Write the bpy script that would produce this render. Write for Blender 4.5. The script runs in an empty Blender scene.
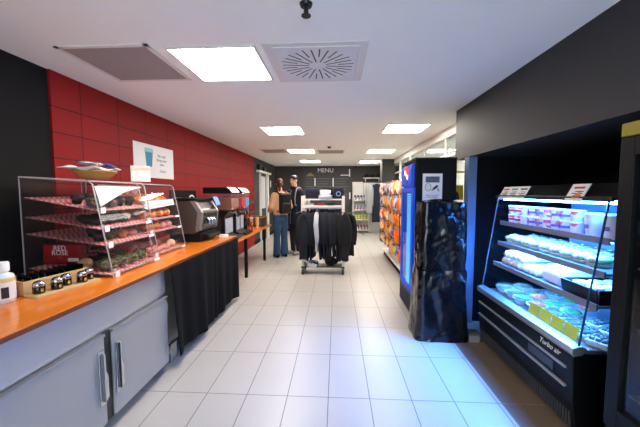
import bpy, bmesh, math, random
from mathutils import Vector, Matrix, noise
R = random.Random(7)
SC = bpy.context.scene
COL = SC.collection
PI = math.pi

# ------------------------------------------------------------------ mesh helper
class MB:
    def __init__(s): s.v = []; s.f = []
    def add(s, vs, fs):
        o = len(s.v); s.v += [tuple(p) for p in vs]; s.f += [tuple(i + o for i in f) for f in fs]; return s
    def box(s, x0, x1, y0, y1, z0, z1):
        v = [(x, y, z) for z in (z0, z1) for y in (y0, y1) for x in (x0, x1)]
        return s.add(v, [(0, 2, 3, 1), (4, 5, 7, 6), (0, 1, 5, 4), (2, 6, 7, 3), (0, 4, 6, 2), (1, 3, 7, 5)])
    def cbox(s, c, d):
        return s.box(c[0]-d[0]/2, c[0]+d[0]/2, c[1]-d[1]/2, c[1]+d[1]/2, c[2]-d[2]/2, c[2]+d[2]/2)
    def rbox(s, c, d, m):
        b = MB().cbox((0, 0, 0), d); c = Vector(c)
        return s.add([c + m @ Vector(p) for p in b.v], b.f)
    def cyl(s, p, q, r, r2=None, n=16):
        p = Vector(p); q = Vector(q); r2 = r if r2 is None else r2
        a = (q - p).normalized(); u = a.orthogonal().normalized(); w = a.cross(u)
        v = []
        for c, rr in ((p, r), (q, r2)):
            for i in range(n):
                t = 2*PI*i/n; v.append(c + rr*(math.cos(t)*u + math.sin(t)*w))
        f = [(i, (i+1) % n, n+(i+1) % n, n+i) for i in range(n)]
        f += [tuple(range(n-1, -1, -1)), tuple(range(n, 2*n))]
        return s.add(v, f)
    def lathe(s, prof, c=(0, 0, 0), n=20):
        v = []; f = []; k = len(prof)
        for i in range(n):
            t = 2*PI*i/n
            for r, z in prof: v.append((c[0]+r*math.cos(t), c[1]+r*math.sin(t), c[2]+z))
        for i in range(n):
            j = (i+1) % n
            for a in range(k-1): f.append((i*k+a, j*k+a, j*k+a+1, i*k+a+1))
        f.append(tuple(i*k for i in range(n-1, -1, -1))); f.append(tuple(i*k+k-1 for i in range(n)))
        return s.add(v, f)
    def ell(s, c, r, nu=14, nv=9, m=None):
        v = []; f = []; c = Vector(c)
        def P(x, y, z):
            p = Vector((x*r[0], y*r[1], z*r[2])); return c + (m @ p if m else p)
        v.append(P(0, 0, -1))
        for j in range(1, nv):
            a = -PI/2 + PI*j/nv
            for i in range(nu):
                t = 2*PI*i/nu; v.append(P(math.cos(a)*math.cos(t), math.cos(a)*math.sin(t), math.sin(a)))
        v.append(P(0, 0, 1))
        for i in range(nu): f.append((0, 1+(i+1) % nu, 1+i))
        for j in range(nv-2):
            for i in range(nu):
                a = 1+j*nu; b = a+nu; k = (i+1) % nu
                f.append((a+i, a+k, b+k, b+i))
        a = 1+(nv-2)*nu; t = len(v)-1
        for i in range(nu): f.append((a+i, a+(i+1) % nu, t))
        return s.add(v, f)
    def prism(s, pts, ax, a, b):
        # pts are the two remaining coordinates in xyz order
        def mk(p, t):
            l = list(p); l.insert('xyz'.index(ax), t); return l
        n = len(pts)
        v = [mk(p, a) for p in pts] + [mk(p, b) for p in pts]
        f = [(i, (i+1) % n, n+(i+1) % n, n+i) for i in range(n)] + [tuple(range(n-1, -1, -1)), tuple(range(n, 2*n))]
        return s.add(v, f)
    def tube(s, pts, r, n=8):
        pts = [Vector(p) for p in pts]; k = len(pts); v = []; f = []
        rs = r if isinstance(r, (list, tuple)) else [r]*k
        u = None
        for i, p in enumerate(pts):
            a = (pts[min(i+1, k-1)] - pts[max(i-1, 0)]).normalized()
            u = a.orthogonal().normalized() if u is None else (u - a*u.dot(a)).normalized()
            w = a.cross(u)
            for j in range(n):
                t = 2*PI*j/n; v.append(p + rs[i]*(math.cos(t)*u + math.sin(t)*w))
        for i in range(k-1):
            for j in range(n):
                f.append((i*n+j, i*n+(j+1) % n, (i+1)*n+(j+1) % n, (i+1)*n+j))
        f += [tuple(range(n-1, -1, -1)), tuple(range((k-1)*n, k*n))]
        return s.add(v, f)
    def torus(s, c, R0, r, nu=24, nv=10, zs=1):
        v = []; f = []
        for i in range(nu):
            a = 2*PI*i/nu
            for j in range(nv):
                b = 2*PI*j/nv; q = R0+r*math.cos(b)
                v.append((c[0]+q*math.cos(a), c[1]+q*math.sin(a), c[2]+zs*r*math.sin(b)))
        for i in range(nu):
            for j in range(nv):
                k = (i+1) % nu; l = (j+1) % nv
                f.append((i*nv+j, k*nv+j, k*nv+l, i*nv+l))
        return s.add(v, f)
    def sheet(s, fn, nu, nv, closed=False):
        v = []; f = []
        for j in range(nv+1):
            for i in range(nu if closed else nu+1): v.append(fn(i/nu, j/nv))
        w = nu if closed else nu+1
        for j in range(nv):
            for i in range(nu):
                k = (i+1) % w
                f.append((j*w+i, j*w+k, (j+1)*w+k, (j+1)*w+i))
        return s.add(v, f)
    def loft(s, rings):
        n = len(rings[0]); v = [p for r in rings for p in r]; f = []
        for j in range(len(rings)-1):
            for i in range(n):
                k = (i+1) % n; f.append((j*n+i, j*n+k, (j+1)*n+k, (j+1)*n+i))
        f += [tuple(range(n-1, -1, -1)), tuple(range((len(rings)-1)*n, len(rings)*n))]
        return s.add(v, f)
    def xf(s, m):
        s.v = [tuple(m @ Vector(p)) for p in s.v]; return s
    def move(s, x, y, z): return s.xf(Matrix.Translation((x, y, z)))

def build(name, mb, mat, parent=None, bevel=0, smooth=False, solid=0, sub=0, mats=None, fm=None):
    me = bpy.data.meshes.new(name)
    me.from_pydata(mb.v, [], mb.f)
    bm = bmesh.new(); bm.from_mesh(me); bmesh.ops.recalc_face_normals(bm, faces=bm.faces); bm.to_mesh(me); bm.free()
    for m in (mats or [mat]): me.materials.append(m)
    if fm:
        for p in me.polygons: p.material_index = fm(p)
    o = bpy.data.objects.new(name, me); COL.objects.link(o)
    if parent: o.parent = parent
    if solid:
        m = o.modifiers.new('s', 'SOLIDIFY'); m.thickness = solid; m.offset = 0
    if bevel:
        m = o.modifiers.new('b', 'BEVEL'); m.width = bevel; m.segments = 2; m.limit_method = 'ANGLE'; m.angle_limit = 0.6
    if sub:
        m = o.modifiers.new('u', 'SUBSURF'); m.levels = sub; m.render_levels = sub
    if smooth:
        for p in me.polygons: p.use_smooth = True
        if smooth != 'all': me.set_sharp_from_angle(angle=0.7)
    return o

def tag(o, label, cat, group=None):
    o['label'] = label; o['category'] = cat
    if group: o['group'] = group
    return o
def thing(name, label, cat, loc=(0, 0, 0), rz=0, group=None):
    o = bpy.data.objects.new(name, None); COL.objects.link(o); o.empty_display_size = .05
    o.location = loc; o.rotation_euler = (0, 0, rz)
    return tag(o, label, cat, group)
def single(name, mb, mat, label, cat, loc=(0, 0, 0), rz=0, group=None, **k):
    o = build(name, mb, mat, **k); o.location = loc; o.rotation_euler = (0, 0, rz)
    return tag(o, label, cat, group)
def struct(name, mb, mat, parent=None, **k):
    o = build(name, mb, mat, parent, **k)
    if not parent: o['kind'] = 'structure'
    return o
def dup(root, loc, rz=None, label=None, group=None, mats=None):
    r = root.copy(); COL.objects.link(r); r.location = loc
    if rz is not None: r.rotation_euler = (0, 0, rz)
    if label: r['label'] = label
    if group: r['group'] = group
    for ch in list(root.children):
        c = ch.copy(); COL.objects.link(c); c.parent = r
        for g in list(ch.children):
            d = g.copy(); COL.objects.link(d); d.parent = c
    return r
def recolor(root, old, new):
    # give one copy its own material: own mesh data for the pieces that change
    for o in [root] + list(root.children):
        if o.type == 'MESH' and any(m == old for m in o.data.materials):
            o.data = o.data.copy()
            for i, m in enumerate(o.data.materials):
                if m == old: o.data.materials[i] = new
def text(body, size, mat, loc, rot, parent, name='lettering', align='CENTER', ext=.0006, shear=0, sp=1.0):
    c = bpy.data.curves.new(name, 'FONT'); c.body = body; c.size = size; c.align_x = align; c.align_y = 'CENTER'
    c.extrude = ext; c.shear = shear; c.space_line = sp; c.materials.append(mat)
    c.resolution_u = 3
    f = bpy.data.objects.new(name, c); COL.objects.link(f); bpy.context.view_layer.update()
    me = bpy.data.meshes.new_from_object(f.evaluated_get(bpy.context.evaluated_depsgraph_get())); me.name = name
    bpy.data.objects.remove(f); bpy.data.curves.remove(c)
    o = bpy.data.objects.new(name, me); COL.objects.link(o); o.parent = parent
    o.location = loc; o.rotation_euler = rot
    return o
FACE_CAM = (PI/2, 0, 0)              # lettering that faces -y
FACE_PX = (PI/2, 0, PI/2)            # lettering that faces +x
FACE_MX = (PI/2, 0, -PI/2)           # lettering that faces -x
ORD = ['first', 'second', 'third', 'fourth', 'fifth', 'sixth', 'seventh', 'eighth', 'ninth', 'tenth', 'eleventh', 'twelfth', 'thirteenth']

# ------------------------------------------------------------------ materials
def rgb(r, g, b):
    return tuple(((c/255)/12.92 if c/255 <= .04045 else ((c/255+.055)/1.055)**2.4) for c in (r, g, b)) + (1,)
def mat(name, col, rough=.5, metal=0, var=.08, scale=12, bump=0, coat=0, spec=.5, stretch=None, trans=0):
    m = bpy.data.materials.new(name); m.use_nodes = True; nt = m.node_tree; b = nt.nodes['Principled BSDF']
    col = rgb(*col)
    b.inputs['Roughness'].default_value = rough; b.inputs['Metallic'].default_value = metal
    b.inputs['Coat Weight'].default_value = coat; b.inputs['Specular IOR Level'].default_value = spec
    b.inputs['Transmission Weight'].default_value = trans
    tc = nt.nodes.new('ShaderNodeTexCoord'); src = tc.outputs['Object']
    if stretch:
        mp = nt.nodes.new('ShaderNodeMapping'); mp.inputs['Scale'].default_value = stretch
        nt.links.new(src, mp.inputs[0]); src = mp.outputs[0]
    n = nt.nodes.new('ShaderNodeTexNoise'); n.inputs['Scale'].default_value = scale; n.inputs['Detail'].default_value = 4
    nt.links.new(src, n.inputs['Vector'])
    mx = nt.nodes.new('ShaderNodeMix'); mx.data_type = 'RGBA'
    mx.inputs[6].default_value = tuple(c*(1-var) for c in col[:3])+(1,)
    mx.inputs[7].default_value = tuple(min(1, c*(1+var)) for c in col[:3])+(1,)
    nt.links.new(n.outputs['Fac'], mx.inputs[0]); nt.links.new(mx.outputs[2], b.inputs['Base Color'])
    if bump:
        bp = nt.nodes.new('ShaderNodeBump'); bp.inputs['Strength'].default_value = bump; bp.inputs['Distance'].default_value = .01
        nt.links.new(n.outputs['Fac'], bp.inputs['Height']); nt.links.new(bp.outputs[0], b.inputs['Normal'])
    return m
def emit(name, col, strength):
    m = bpy.data.materials.new(name); m.use_nodes = True; b = m.node_tree.nodes['Principled BSDF']
    b.inputs['Base Color'].default_value = rgb(*col); b.inputs['Emission Color'].default_value = rgb(*col)
    b.inputs['Emission Strength'].default_value = strength; return m
def clear(name, tint=(1, 1, 1), rough=.02, refl=1.0, haze=0.0):
    # thin clear sheet: see-through with fresnel reflection
    m = bpy.data.materials.new(name); m.use_nodes = True; nt = m.node_tree
    for n in list(nt.nodes): nt.nodes.remove(n)
    out = nt.nodes.new('ShaderNodeOutputMaterial'); t = nt.nodes.new('ShaderNodeBsdfTransparent'); t.inputs[0].default_value = tuple(tint)+(1,)
    g = nt.nodes.new('ShaderNodeBsdfGlossy'); g.inputs['Roughness'].default_value = rough
    fr = nt.nodes.new('ShaderNodeFresnel'); fr.inputs['IOR'].default_value = 1.35
    mu = nt.nodes.new('ShaderNodeMath'); mu.operation = 'MULTIPLY'; mu.inputs[1].default_value = refl
    ms = nt.nodes.new('ShaderNodeMixShader')
    ge = nt.nodes.new('ShaderNodeNewGeometry'); inv = nt.nodes.new('ShaderNodeMath'); inv.operation = 'SUBTRACT'; inv.inputs[0].default_value = 1
    m3 = nt.nodes.new('ShaderNodeMath'); m3.operation = 'MULTIPLY'
    nt.links.new(ge.outputs['Backfacing'], inv.inputs[1]); nt.links.new(fr.outputs[0], m3.inputs[0]); nt.links.new(inv.outputs[0], m3.inputs[1])
    nt.links.new(m3.outputs[0], mu.inputs[0]); nt.links.new(mu.outputs[0], ms.inputs[0])
    nt.links.new(t.outputs[0], ms.inputs[1]); nt.links.new(g.outputs[0], ms.inputs[2])
    last = ms
    if haze:
        d = nt.nodes.new('ShaderNodeBsdfDiffuse'); d.inputs[0].default_value = (.85, .85, .85, 1)
        m2 = nt.nodes.new('ShaderNodeMixShader'); m2.inputs[0].default_value = haze
        nt.links.new(ms.outputs[0], m2.inputs[1]); nt.links.new(d.outputs[0], m2.inputs[2]); last = m2
    nt.links.new(last.outputs[0], out.inputs[0])
    return m
def gridmat(name, col, line, axes, step, off, lw, rough=.35, var=.05, zmax=None, bump=.0, nscale=3, cellvar=0.0, coat=0, spec=.5):
    # rectangular tiles with joints
    m = mat(name, col, rough, var=var, scale=nscale, coat=coat, spec=spec); nt = m.node_tree; b = nt.nodes['Principled BSDF']
    tc = nt.nodes.new('ShaderNodeTexCoord'); sp = nt.nodes.new('ShaderNodeSeparateXYZ'); nt.links.new(tc.outputs['Object'], sp.inputs[0])
    def M(op, a, bb=None):
        n = nt.nodes.new('ShaderNodeMath'); n.operation = op
        for i, x in enumerate((a, bb)):
            if x is None: continue
            if isinstance(x, (int, float)): n.inputs[i].default_value = x
            else: nt.links.new(x, n.inputs[i])
        return n.outputs[0]
    ms = []; cells = []
    for ax, st, of in zip(axes, step, off):
        u = M('DIVIDE', M('SUBTRACT', sp.outputs['XYZ'.index(ax)], of), st)
        cells.append(M('FLOOR', u))
        d = M('MULTIPLY', M('ABSOLUTE', M('SUBTRACT', u, M('ROUND', u))), st)
        k = M('LESS_THAN', d, lw/2)
        if zmax and ax == 'Z': k = M('MULTIPLY', k, M('LESS_THAN', sp.outputs[2], zmax))
        ms.append(k)
    g = M('MAXIMUM', ms[0], ms[1])
    old = b.inputs['Base Color'].links[0].from_socket
    if cellvar:
        cb = nt.nodes.new('ShaderNodeCombineXYZ'); nt.links.new(cells[0], cb.inputs[0]); nt.links.new(cells[1], cb.inputs[1])
        wn = nt.nodes.new('ShaderNodeTexWhiteNoise'); nt.links.new(cb.outputs[0], wn.inputs['Vector'])
        hs = nt.nodes.new('ShaderNodeHueSaturation'); nt.links.new(old, hs.inputs['Color'])
        nt.links.new(M('ADD', M('MULTIPLY', wn.outputs['Value'], cellvar), 1-cellvar/2), hs.inputs['Value']); old = hs.outputs[0]
    mx = nt.nodes.new('ShaderNodeMix'); mx.data_type = 'RGBA'; mx.inputs[7].default_value = rgb(*line)
    nt.links.new(g, mx.inputs[0]); nt.links.new(old, mx.inputs[6]); nt.links.new(mx.outputs[2], b.inputs['Base Color'])
    bp = nt.nodes.new('ShaderNodeBump'); bp.inputs['Strength'].default_value = .4; bp.inputs['Distance'].default_value = .002; bp.invert = True
    nt.links.new(g, bp.inputs['Height']); nt.links.new(bp.outputs[0], b.inputs['Normal'])
    return m
def checkmat(name, c1, c2, size):
    m = mat(name, c1, .6, var=.02); nt = m.node_tree; b = nt.nodes['Principled BSDF']
    tc = nt.nodes.new('ShaderNodeTexCoord'); ch = nt.nodes.new('ShaderNodeTexChecker')
    ch.inputs['Scale'].default_value = 1/size; ch.inputs['Color1'].default_value = rgb(*c1); ch.inputs['Color2'].default_value = rgb(*c2)
    nt.links.new(tc.outputs['Object'], ch.inputs['Vector']); nt.links.new(ch.outputs[0], b.inputs['Base Color']); return m
def wrapmat(name, cols, scale=26, rough=.25, seed=0):
    # printed packaging: patches of flat colour
    m = mat(name, cols[0], rough); nt = m.node_tree; b = nt.nodes['Principled BSDF']
    tc = nt.nodes.new('ShaderNodeTexCoord'); mp = nt.nodes.new('ShaderNodeMapping'); mp.inputs['Location'].default_value = (seed, seed*.7, 0)
    v = nt.nodes.new('ShaderNodeTexVoronoi'); v.inputs['Scale'].default_value = scale
    cr = nt.nodes.new('ShaderNodeValToRGB'); cr.color_ramp.interpolation = 'CONSTANT'
    el = cr.color_ramp.elements
    for i, c in enumerate(cols):
        e = el[i] if i < 2 else el.new(i/len(cols))
        e.position = i/len(cols); e.color = rgb(*c)
    sp = nt.nodes.new('ShaderNodeSeparateXYZ')
    nt.links.new(tc.outputs['Object'], mp.inputs[0]); nt.links.new(mp.outputs[0], v.inputs['Vector'])
    nt.links.new(v.outputs['Color'], sp.inputs[0]); nt.links.new(sp.outputs[0], cr.inputs[0]); nt.links.new(cr.outputs[0], b.inputs['Base Color'])
    return m

M_ = {}
M_['ceil'] = mat('ceiling_paint', (248, 249, 245), .85, var=.01, scale=4)
M_['white'] = mat('white_paint', (225, 222, 216), .5, var=.03)
M_['dark'] = mat('charcoal_paint', (24, 23, 24), .85, var=.08, scale=5, spec=.2)
M_['grey'] = mat('grey_paint', (52, 51, 50), .7, var=.06, scale=5)
M_['bulk'] = mat('bulkhead_paint', (40, 39, 39), .6, var=.08, scale=3)
M_['jamb'] = mat('jamb_paint', (96, 118, 152), .5, var=.04)
M_['niche'] = mat('niche_paint', (13, 13, 15), .75, var=.1, spec=.15)
M_['red'] = gridmat('red_tile', (136, 19, 19), (64, 9, 11), ('Y', 'Z'), (.48, .2125), (2.745, 2.0), .009, rough=.6, var=.05, zmax=2.3, cellvar=.10, spec=.2)
M_['floor'] = gridmat('floor_tile', (180, 176, 169), (104, 100, 94), ('X', 'Y'), (.302, .6), (-.055, 2.164), .006, rough=.34, var=.05, cellvar=.05)
M_['brown'] = gridmat('brown_tile', (108, 91, 73), (134, 118, 100), ('X', 'Y'), (.6, .6), (1.18, 2.164), .006, rough=.4, var=.08, cellvar=.05)
M_['steel'] = mat('brushed_steel', (186, 187, 188), .36, .55, var=.1, scale=6, stretch=(60, 1, 60))
M_['steel2'] = mat('steel_door', (176, 175, 173), .45, .45, var=.06, scale=5, stretch=(40, 40, 1))
M_['chrome'] = mat('chrome', (190, 190, 195), .18, 1)
M_['alu'] = mat('aluminium', (168, 170, 174), .35, .8)
M_['wood'] = mat('orange_wood', (226, 124, 30), .28, var=.28, scale=7, stretch=(9, .8, 9), coat=.35)
M_['pine'] = mat('pale_wood', (214, 180, 128), .5, var=.14, scale=8, stretch=(8, 1, 8))
M_['rackwood'] = mat('whitewashed_wood', (205, 198, 188), .5, var=.08)
M_['black'] = mat('black_plastic', (13, 13, 15), .35, var=.1)
M_['blackm'] = mat('matt_black', (12, 12, 13), .7, var=.1, spec=.2)
M_['blackg'] = mat('gloss_black', (12, 12, 14), .12, var=.1)
M_['cloth'] = mat('black_cloth', (9, 10, 14), .95, var=.15, scale=60, bump=.1, spec=.15)
M_['bag'] = mat('black_film', (11, 11, 13), .14, var=.2, scale=6, bump=.55, stretch=(1.6, 1.6, 1))
M_['acr'] = clear('clear_acrylic', (.97, .96, .96), .015, 1.0, haze=.004)
M_['acre'] = clear('acrylic_shelf', (.93, .91, .91), .05, 1.1, haze=.09)
M_['glass'] = clear('pane_glass', (.93, .96, .97), .01, .8)
M_['glassr'] = clear('window_glass', (.9, .94, .94), .01, 1.4)
M_['film'] = clear('clear_film', (.96, .97, .98), .1, 1.3, haze=.07)
M_['hopper'] = clear('hopper_clear', (.9, .88, .87), .04, 1.0, haze=.05)
M_['edge'] = clear('acrylic_edge', (.85, .85, .86), .1, 1.5, haze=.4)
M_['darkcase'] = mat('case_black', (8, 9, 11), .5, var=.1, spec=.2)
M_['tub'] = mat('clear_tub', (225, 232, 238), .2, var=.05)
M_['paper'] = mat('white_paper', (238, 236, 232), .7, var=.02)
M_['check'] = checkmat('checked_paper', (206, 60, 66), (232, 200, 198), .022)
M_['silver'] = mat('silver_plastic', (128, 123, 119), .35, .4)
M_['machine'] = mat('taupe_casing', (70, 59, 54), .45, .1, var=.05)
M_['ink'] = mat('dark_ink', (40, 42, 48), .7)
M_['teal'] = mat('teal_ink', (40, 140, 155), .6)
M_['amber'] = mat('amber_ink', (226, 152, 30), .6)
M_['redink'] = mat('red_ink', (200, 40, 50), .5)
M_['yellow'] = mat('yellow_plastic', (226, 200, 24), .5)
M_['navy'] = mat('navy_knit', (15, 19, 38), .95, var=.2, scale=40, bump=.1)
M_['navy2'] = mat('dark_navy_knit', (11, 13, 25), .95, var=.2, scale=40, bump=.1)
M_['blk'] = mat('black_knit', (10, 10, 13), .95, var=.2, scale=40, bump=.1)
M_['greyshirt'] = mat('grey_shirt', (138, 140, 142), .9, var=.06, scale=40)
M_['mixedsalad'] = wrapmat('mixed_salad', [(50, 66, 30), (96, 112, 44), (44, 40, 24), (150, 136, 70), (70, 44, 30), (60, 84, 36)], 150, .7)
M_['chocorange'] = wrapmat('choc_orange', [(34, 20, 15), (40, 24, 18), (30, 18, 14), (190, 110, 40), (44, 26, 20)], 40, .6)
M_['fruity'] = wrapmat('fruit_pastry', [(206, 120, 44), (226, 150, 70), (190, 84, 40), (234, 180, 130), (214, 130, 60)], 50, .5)
M_['heather'] = mat('pale_grey_knit', (176, 178, 188), .9, var=.06, scale=40)
M_['skin'] = mat('skin', (214, 160, 136), .5, var=.05)
M_['lip'] = mat('lips', (176, 84, 78), .5)
M_['eye'] = mat('dark_eye', (30, 24, 22), .2)
M_['jeans'] = mat('blue_denim', (38, 66, 96), .95, var=.2, scale=30, bump=.1)
M_['peach'] = mat('peach_knit', (206, 158, 118), .9, var=.08, scale=50, bump=.2)
M_['hairb'] = mat('brown_hair', (74, 44, 30), .55, var=.3, scale=30, stretch=(6, 6, 1))
M_['hairk'] = mat('dark_hair', (30, 24, 22), .55, var=.3, scale=30, stretch=(6, 6, 1))
M_['trou'] = mat('black_trousers', (16, 16, 19), .9, var=.2, scale=40)
M_['choc'] = mat('chocolate_crumb', (38, 22, 16), .6, var=.5, scale=60, bump=.5)
M_['golden'] = mat('golden_pastry', (206, 120, 44), .5, var=.6, scale=34, bump=.5)
M_['pinkp'] = mat('pink_icing', (226, 150, 146), .4, var=.1, scale=30)
M_['bread'] = mat('pale_bread', (224, 190, 146), .65, var=.2, scale=25, bump=.2)
M_['green'] = mat('salad_green', (74, 120, 44), .75, var=.8, scale=45, bump=.6)
M_['greenlid'] = mat('green_lid', (8, 120, 40), .4)
M_['orangef'] = mat('orange_food', (232, 120, 30), .45, var=.3, scale=40)
M_['wicker'] = mat('wicker', (176, 128, 66), .7, var=.35, scale=50, bump=.6, stretch=(1, 1, 4))
M_['wickd'] = mat('dark_wicker', (78, 66, 54), .7, var=.4, scale=40, bump=.6, stretch=(1, 1, 4))
M_['bluep'] = mat('blue_plastic', (30, 52, 110), .35)
M_['pepsib'] = emit('glowing_blue', (6, 66, 190), .30)  # lit header sign; on the door the glow is put into the colour
M_['led'] = emit('cold_led', (120, 180, 255), 9)
M_['panel'] = emit('light_diffuser', (255, 246, 236), 31)
M_['caselight'] = emit('case_led', (64, 146, 255), 340)
M_['decklight'] = emit('deck_led', (70, 150, 255), 200)
M_['canopylight'] = emit('canopy_led', (52, 132, 255), 105)
M_['screen'] = emit('screen_glow', (70, 110, 230), 1.3)
# ------------------------------------------------------------------ the setting
Y0, YB, XL, XR, HC = -2.2, 11.8, -2.34, 1.475, 2.5
struct('floor', MB().box(-2.6, 1.18, Y0, YB+.2, -.1, 0).box(1.18, 3.4, 3.13, YB+.2, -.1, 0), M_['floor'])
struct('floor_strip', MB().box(1.18, 3.4, Y0, 3.13, -.1, 0), M_['brown'])
struct('ceiling', MB().box(-2.6, 3.4, Y0, YB+.2, HC, HC+.1), M_['ceil'])
struct('wall_left', MB().box(-2.6, XL-.01, Y0, YB+.2, 0, HC), M_['dark'])
struct('wall_left_red', MB().box(XL-.01, XL+.01, 2.45, 8.63, 0, HC), M_['red'])
struct('wall_left_rear', MB().box(XL-.01, XL, 8.63, YB, 0, HC), M_['grey'])
struct('wall_back', MB().box(-2.6, 3.4, YB, YB+.2, 0, HC), M_['grey'])
struct('wall_front', MB().box(-2.6, -1.3, Y0-.2, Y0, 0, HC).box(1.3, 3.4, Y0-.2, Y0, 0, HC).box(-1.3, 1.3, Y0-.2, Y0, 2.3, HC), M_['white'])
e = struct('window_added', MB().box(-1.3, 1.3, Y0-.11, Y0-.10, .06, 2.3), M_['glass'])  # unseen glazing added behind the camera for the fill light
struct('window_frame', MB().box(-1.3, 1.3, Y0-.13, Y0-.08, 0, .06).box(-.03, .03, Y0-.13, Y0-.08, .06, 2.3).box(-1.3, -1.24, Y0-.13, Y0-.08, .06, 2.3).box(1.24, 1.3, Y0-.13, Y0-.08, .06, 2.3), M_['alu'], e)
struct('wall_corridor_end', MB().box(2.6, 3.5, 3.4, 3.5, 0, HC), M_['white'])
bk = MB().box(XR, 2.6, Y0, 3.96, 1.9, HC)
struct('wall_right', bk, M_['bulk'])
struct('wall_right_jamb', MB().box(XR, 1.565, 3.55, 3.665, 0, 1.9), M_['jamb'])
struct('wall_niche_end', MB().box(1.565, 2.6, 3.60, 3.665, 0, 1.9), M_['niche'])
struct('wall_right_niche', MB().box(2.5, 2.6, Y0, 3.60, 0, 1.9), M_['niche'])
struct('pillar', MB().box(1.37, 1.74, 9.4, 9.8, 0, HC), M_['grey'])
# glazed partition on the right, and the lit corridor behind it
w = struct('window_1', MB().box(1.76, 1.775, 3.96, YB, .12, 2.36), M_['glassr'])
fr = MB().box(1.72, 1.82, 3.96, YB, 2.36, HC).box(1.73, 1.81, 3.96, YB, 0, .12).box(1.745, 1.795, 3.96, YB, 2.06, 2.10)
for y in (3.99, 5.1, 6.3, 7.5, 8.7, 9.9, 11.1): fr.box(1.74, 1.80, y-.025, y+.025, .12, 2.36)
struct('window_frame', fr, M_['white'], w)
struct('wall_corridor', MB().box(3.4, 3.5, 3.5, YB, 0, HC), M_['white'])
struct('baseboard_left', MB().box(XL, XL+.02, 8.63, YB, 0, .1), M_['dark'])
struct('baseboard_back', MB().box(-2.34, .6, YB-.02, YB, 0, .1), M_['dark'])
# white goods recess at the back right
struct('wall_back_white', MB().box(.6, 1.72, YB-.03, YB, 0, 1.9), M_['white'])

# door in the rear left wall
d = struct('door_1', MB().box(XL, XL+.03, 9.32, 10.02, 0, 2.10), M_['grey'])
struct('door_frame', MB().box(XL, XL+.05, 9.26, 9.32, 0, 2.1).box(XL, XL+.10, 10.02, 10.16, 0, 2.1).box(XL, XL+.10, 8.95, 10.55, 2.1, 2.16), M_['white'], d)
struct('door_glass', MB().box(XL+.03, XL+.035, 9.42, 9.92, 1.0, 2.0), mat('frosted_pane', (190, 196, 200), .3), d)
dh = MB().cyl((XL+.03, 9.37, .98), (XL+.09, 9.37, .98), .012).cyl((XL+.09, 9.36, .98), (XL+.09, 9.5, .98), .011)
struct('door_handle', dh, M_['black'], d)
for i, (y, h, l) in enumerate(((9.2, .16, 'dark box on the white ledge over the rear door, nearer the red tiles'), (9.75, .12, 'flatter dark box on the white ledge over the rear door, nearer the back wall'))):
    single('storage_box', MB().box(-.04, .04, -.19, .19, 0, h).box(-.045, .045, -.2, .2, h-.03, h+.01), M_['black'], l, 'box', (XL+.05, y, 2.16), bevel=.005)
sw = thing('light_switch', 'white switch plate on dark wall between the rear door and the menu board', 'switch', (XL, 10.85, 1.8))
build('plate', MB().box(0, .012, -.05, .05, -.12, .12), M_['white'], sw, bevel=.004)
build('rocker', MB().box(.012, .02, -.03, .03, -.05, .05), M_['paper'], sw, bevel=.003)

# ------------------------------------------------------------------ ceiling fittings
def ceil_light(x, y, label):
    t = thing('ceiling_light', label, 'ceiling light', (x, y, HC), 0, 'square ceiling light panels')
    a = .318; b = .30
    build('frame', MB().box(-a, a, -a, -b, -.012, 0).box(-a, a, b, a, -.012, 0).box(-a, -b, -b, b, -.012, 0).box(b, a, -b, b, -.012, 0), M_['white'], t)
    build('diffuser', MB().box(-b, b, -b, b, -.007, 0), M_['panel'], t)
    return t
ceil_light(-.875, 2.45, 'large bright ceiling light panel between the plain grille and the swirl vent')
ceil_light(-.86, 5.02, 'bright ceiling light panel second in the row on the red wall side')
ceil_light(-.85, 7.5, 'ceiling light panel between the two rear perforated vents')
ceil_light(-.84, 9.95, 'farthest ceiling light panel in front of the menu board')
ceil_light(1.06, 4.95, 'bright ceiling light panel nearest the covered drinks fridge')
ceil_light(1.06, 7.6, 'ceiling light panel second in the row on the glazed side')
ceil_light(1.06, 10.1, 'farthest ceiling light panel beside the pillar')
M_['perf'] = mat('perforated_grey', (158, 150, 148), .7, 0, var=.22, scale=220)
M_['slot'] = mat('slot_dark', (52, 50, 50), .8)
def grille(x, y, a, label, col='perf'):
    t = thing('ceiling_grille', label, 'vent', (x, y, HC))
    build('frame', MB().box(-a, a, -a, -a+.03, -.008, 0).box(-a, a, a-.03, a, -.008, 0).box(-a, -a+.03, -a, a, -.008, 0).box(a-.03, a, -a, a, -.008, 0), M_['white'], t)
    build('perforated_plate', MB().box(-a+.03, a-.03, -a+.03, a-.03, -.006, 0), M_[col], t)
    return t
grille(-1.61, 2.41, .33, 'plain grey perforated ceiling grille beside the red tiled wall')
grille(-1.5, 7.45, .31, 'small rear grey ceiling grille on the red wall side')
grille(-.14, 7.65, .33, 'small rear grey ceiling grille in the middle of the ceiling')
t = thing('swirl_vent', 'white square ceiling vent with a radial pattern of slots', 'vent', (-.15, 2.47, HC))
build('frame', MB().box(-.36, .36, -.36, .36, -.008, 0), M_['white'], t, bevel=.003)
build('plate', MB().box(-.30, .30, -.31, .31, -.014, -.006), mat('vent_plate', (226, 226, 226), .5), t, bevel=.003)
sl = MB()
for i in range(28):
    a = 2*PI*(i+.5)/28; rr = (.16, .28) if i % 2 else (.07, .27)
    m = Matrix.Rotation(a, 3, 'Z'); sc = min(1.0, .285/(max(abs(math.cos(a)), abs(math.sin(a)))*rr[1]))
    rr = (rr[0], min(.37, rr[1]*sc))
    L = rr[1]-rr[0]
    sl.rbox(m @ Vector((rr[0]+L/2, 0, -.0145)), (L, .009, .002), m)
build('slots', sl, M_['slot'], t)
t = thing('sprinkler', 'small dark sprinkler head hanging from the near ceiling', 'sprinkler', (-.165, 1.70, HC))
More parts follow.
